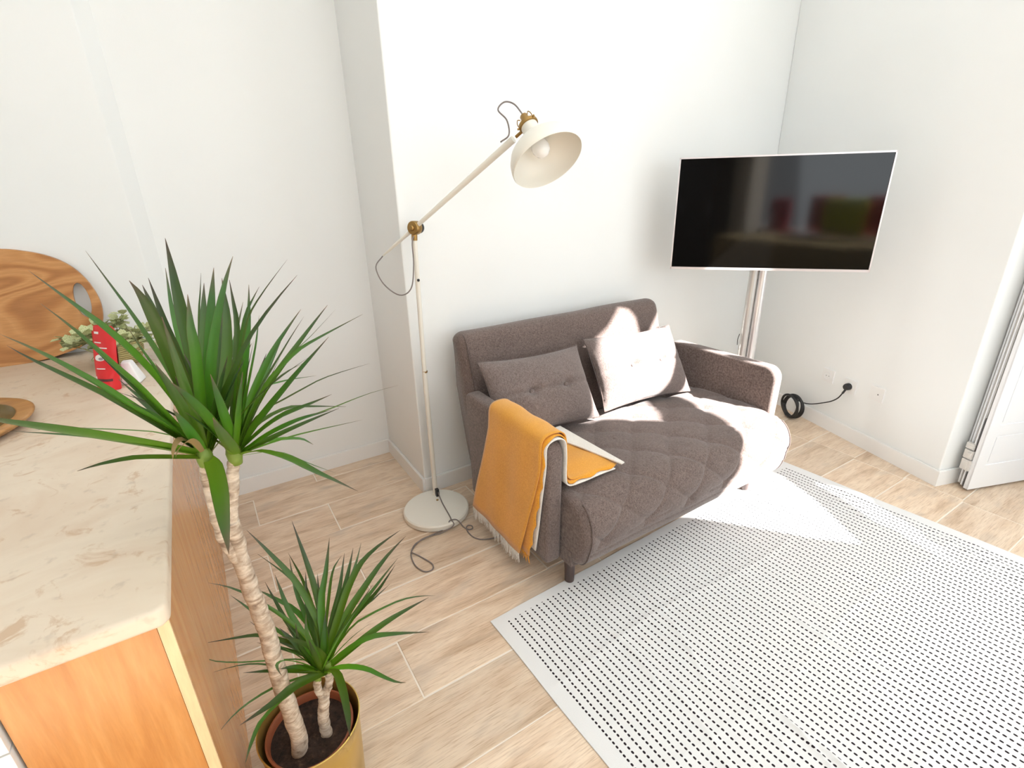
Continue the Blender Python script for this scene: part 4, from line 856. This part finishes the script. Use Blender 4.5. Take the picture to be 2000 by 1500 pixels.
for (x_, z_, w_, col, lab) in ((.33, 1.06, .42, (.55, .06, .03), 'red pillow at the left of the bed'), (1.02, 1.06, .42, (.55, .05, .05), 'red pillow at the right of the bed'), (.66, 1.04, .50, (.52, .55, .02), 'lime yellow pillow standing in front of the red ones'), (-.28, 1.02, .28, (.45, .01, .03), 'small crimson pillow at the bed end')):
    yy = -2.25 if 'lime' in lab else -2.42
    bm = B()
    def pp(a, b, s_, x_=x_, z_=z_, w_=w_, yy=yy):
        u_, v_ = a*2-1, b*2-1; return Vector((x_+u_*w_/2, yy+s_*.07*((1-u_**4)**.5)*((1-v_**4)**.5), z_+v_*.21))
    grid(bm, lambda a, b: pp(a, b, 1), 20, 16); grid(bm, lambda a, b: pp(1-a, b, -1), 20, 16); bmesh.ops.remove_doubles(bm, verts=bm.verts, dist=.001)
    tag(obj('pillow', bm, mat('pillow_cloth_'+str(abs(int(x_*100))), col, .9), smooth=True), lab, 'pillow', 'bed pillows')
# ---------------------------------------------------------------- garden door wall: door, transom and unseen panels added to shape the sun
def gx(y): return 3.05-.11*(.6-y)
def wall_poly(name, pts, m, off=0, th=.10, **k):     # polygon in (y, z) on the door wall plane, pushed outwards by off
    bm = B(); f0 = [bm.verts.new((gx(y)+off, y, z)) for y, z in pts]; f1 = [bm.verts.new((gx(y)+off+th, y, z)) for y, z in pts]; n = len(pts)
    bm.faces.new(f0); bm.faces.new(f1[::-1])
    for i in range(n): bm.faces.new((f0[i], f0[(i+1) % n], f1[(i+1) % n], f1[i]))
    bmesh.ops.recalc_face_normals(bm, faces=bm.faces); return obj(name, bm, m, **k)
bm = B()
for y0, y1, z0, z1 in ((-2.62, -1.55, 0, HC), (-1.55, .30, 3.36, HC)):
    pts = [(gx(y0), y0), (gx(y1), y1), (gx(y1)+.12, y1), (gx(y0)+.12, y0)]; prism(bm, pts, z0, z1)
prism(bm, [(3.86, .20), (3.96, .20), (3.96, .66), (3.86, .66)], 0, HC)
wd = struct('wall_garden', bm, MW)
dr = bpy.data.objects.new('door_1', None); link(dr); dr.location = (2.95, -.45, 0); dr['kind'] = 'structure'
for nm, pl in (('frame', [(-1.55, 2.20), (-.8, 2.20), (-.3, 2.16), (.30, 2.12), (.30, 2.21), (-.3, 2.30), (-.52, 2.37), (-.80, 2.48), (-.90, 2.62), (-1.05, 2.90), (-1.55, 3.36)]), ('frame', [(-1.55, 0), (-1.50, 0), (-1.50, 3.36), (-1.55, 3.36)])):  # transom bar, outline shaped to split the sun patches
    wall_poly(nm, pl, MT, .0, .06, parent=dr)
wall_poly('edge_sun_blocker', [(.19, 1.30), (.305, 1.05), (.305, 2.2), (.19, 2.2)], MT, .0, .02, parent=dr); wall_poly('small_sun_blocker', [(-.02, 1.905), (.07, 1.905), (.08, 1.97), (-.01, 1.97)], MT, .0, .02, parent=dr)  # two small blockers added to shade parts of the right armrest
upper_blocker = wall_poly('upper_sun_blocker', [(-2.2, 3.2), (-1.66, 3.30), (-1.50, 3.46), (-1.15, 3.46), (-.80, 3.26), (-.57, 3.19), (-.46, 3.05), (-.41, 2.94), (-.41, 2.78), (.7, 2.55), (.7, 4.3), (-2.2, 4.3)], MT, .30, .03); tag(upper_blocker, 'unseen white panel added above the garden door to shape the sun', 'upper_sun_blocker')  # made-up panel, cut to bound the sun on backrest and cushion
lower_blocker = thing('lower_sun_blocker', 'unseen stepped white panel with thin slats, added outside the garden door to shape the sun', 'lower_sun_blocker', (3.25, -.9, 0))
wall_poly('blocker_panel', [(-2.3, 0), (-2.3, 2.9), (-1.70, 2.80), (-1.52, 2.65), (-1.38, 2.43), (-1.29, 2.2), (-1.20, 1.90), (-1.10, 1.67), (-.57, 1.47), (-.31, 1.41), (-.18, 1.46), (.36, 1.5), (.36, 0), (-.27, 0), (-.27, 1.31), (-1.03, 1.40), (-1.03, 1.33), (-.72, 1.22), (-.275, 1.10), (-.275, 0)], MW, .30, .02, parent=lower_blocker)  # made-up panel, edges traced back from the sun patches on seat and rug
bm = B(); box(bm, 3.35, 3.95, .30, .33, 0, 1.75); obj('side_sun_blocker', bm, MW, wd)  # added to keep sun off the shutter and the floor beside it
for q in range(11):
    z0 = 1.10+q*.030; wall_poly('sun_blocker_slat', [(-1.06, z0+.10), (-.27, z0-.044), (-.27, z0-.027), (-1.06, z0+.117)], MT, .325, .008, parent=lower_blocker)  # thin bars added to dim the faint sun streak on the rug
bm = B(); box(bm, 2.9, 8, -6, .6, -.06, -.052); struct('trim_2', bm, GR)

# ---------------------------------------------------------------- origins of single-mesh things at their bases
for o in list(S.objects):
    if o.type == 'MESH' and o.parent is None:
        vs = o.data.vertices; n_ = len(vs)
        xs = [v.co for v in vs]; T = Vector(((min(v.x for v in xs)+max(v.x for v in xs))/2, (min(v.y for v in xs)+max(v.y for v in xs))/2, min(v.z for v in xs)))
        o.data.transform(Matrix.Translation(-T)); o.location = T
        for ch in o.children: ch.matrix_parent_inverse = Matrix.Translation(-T)
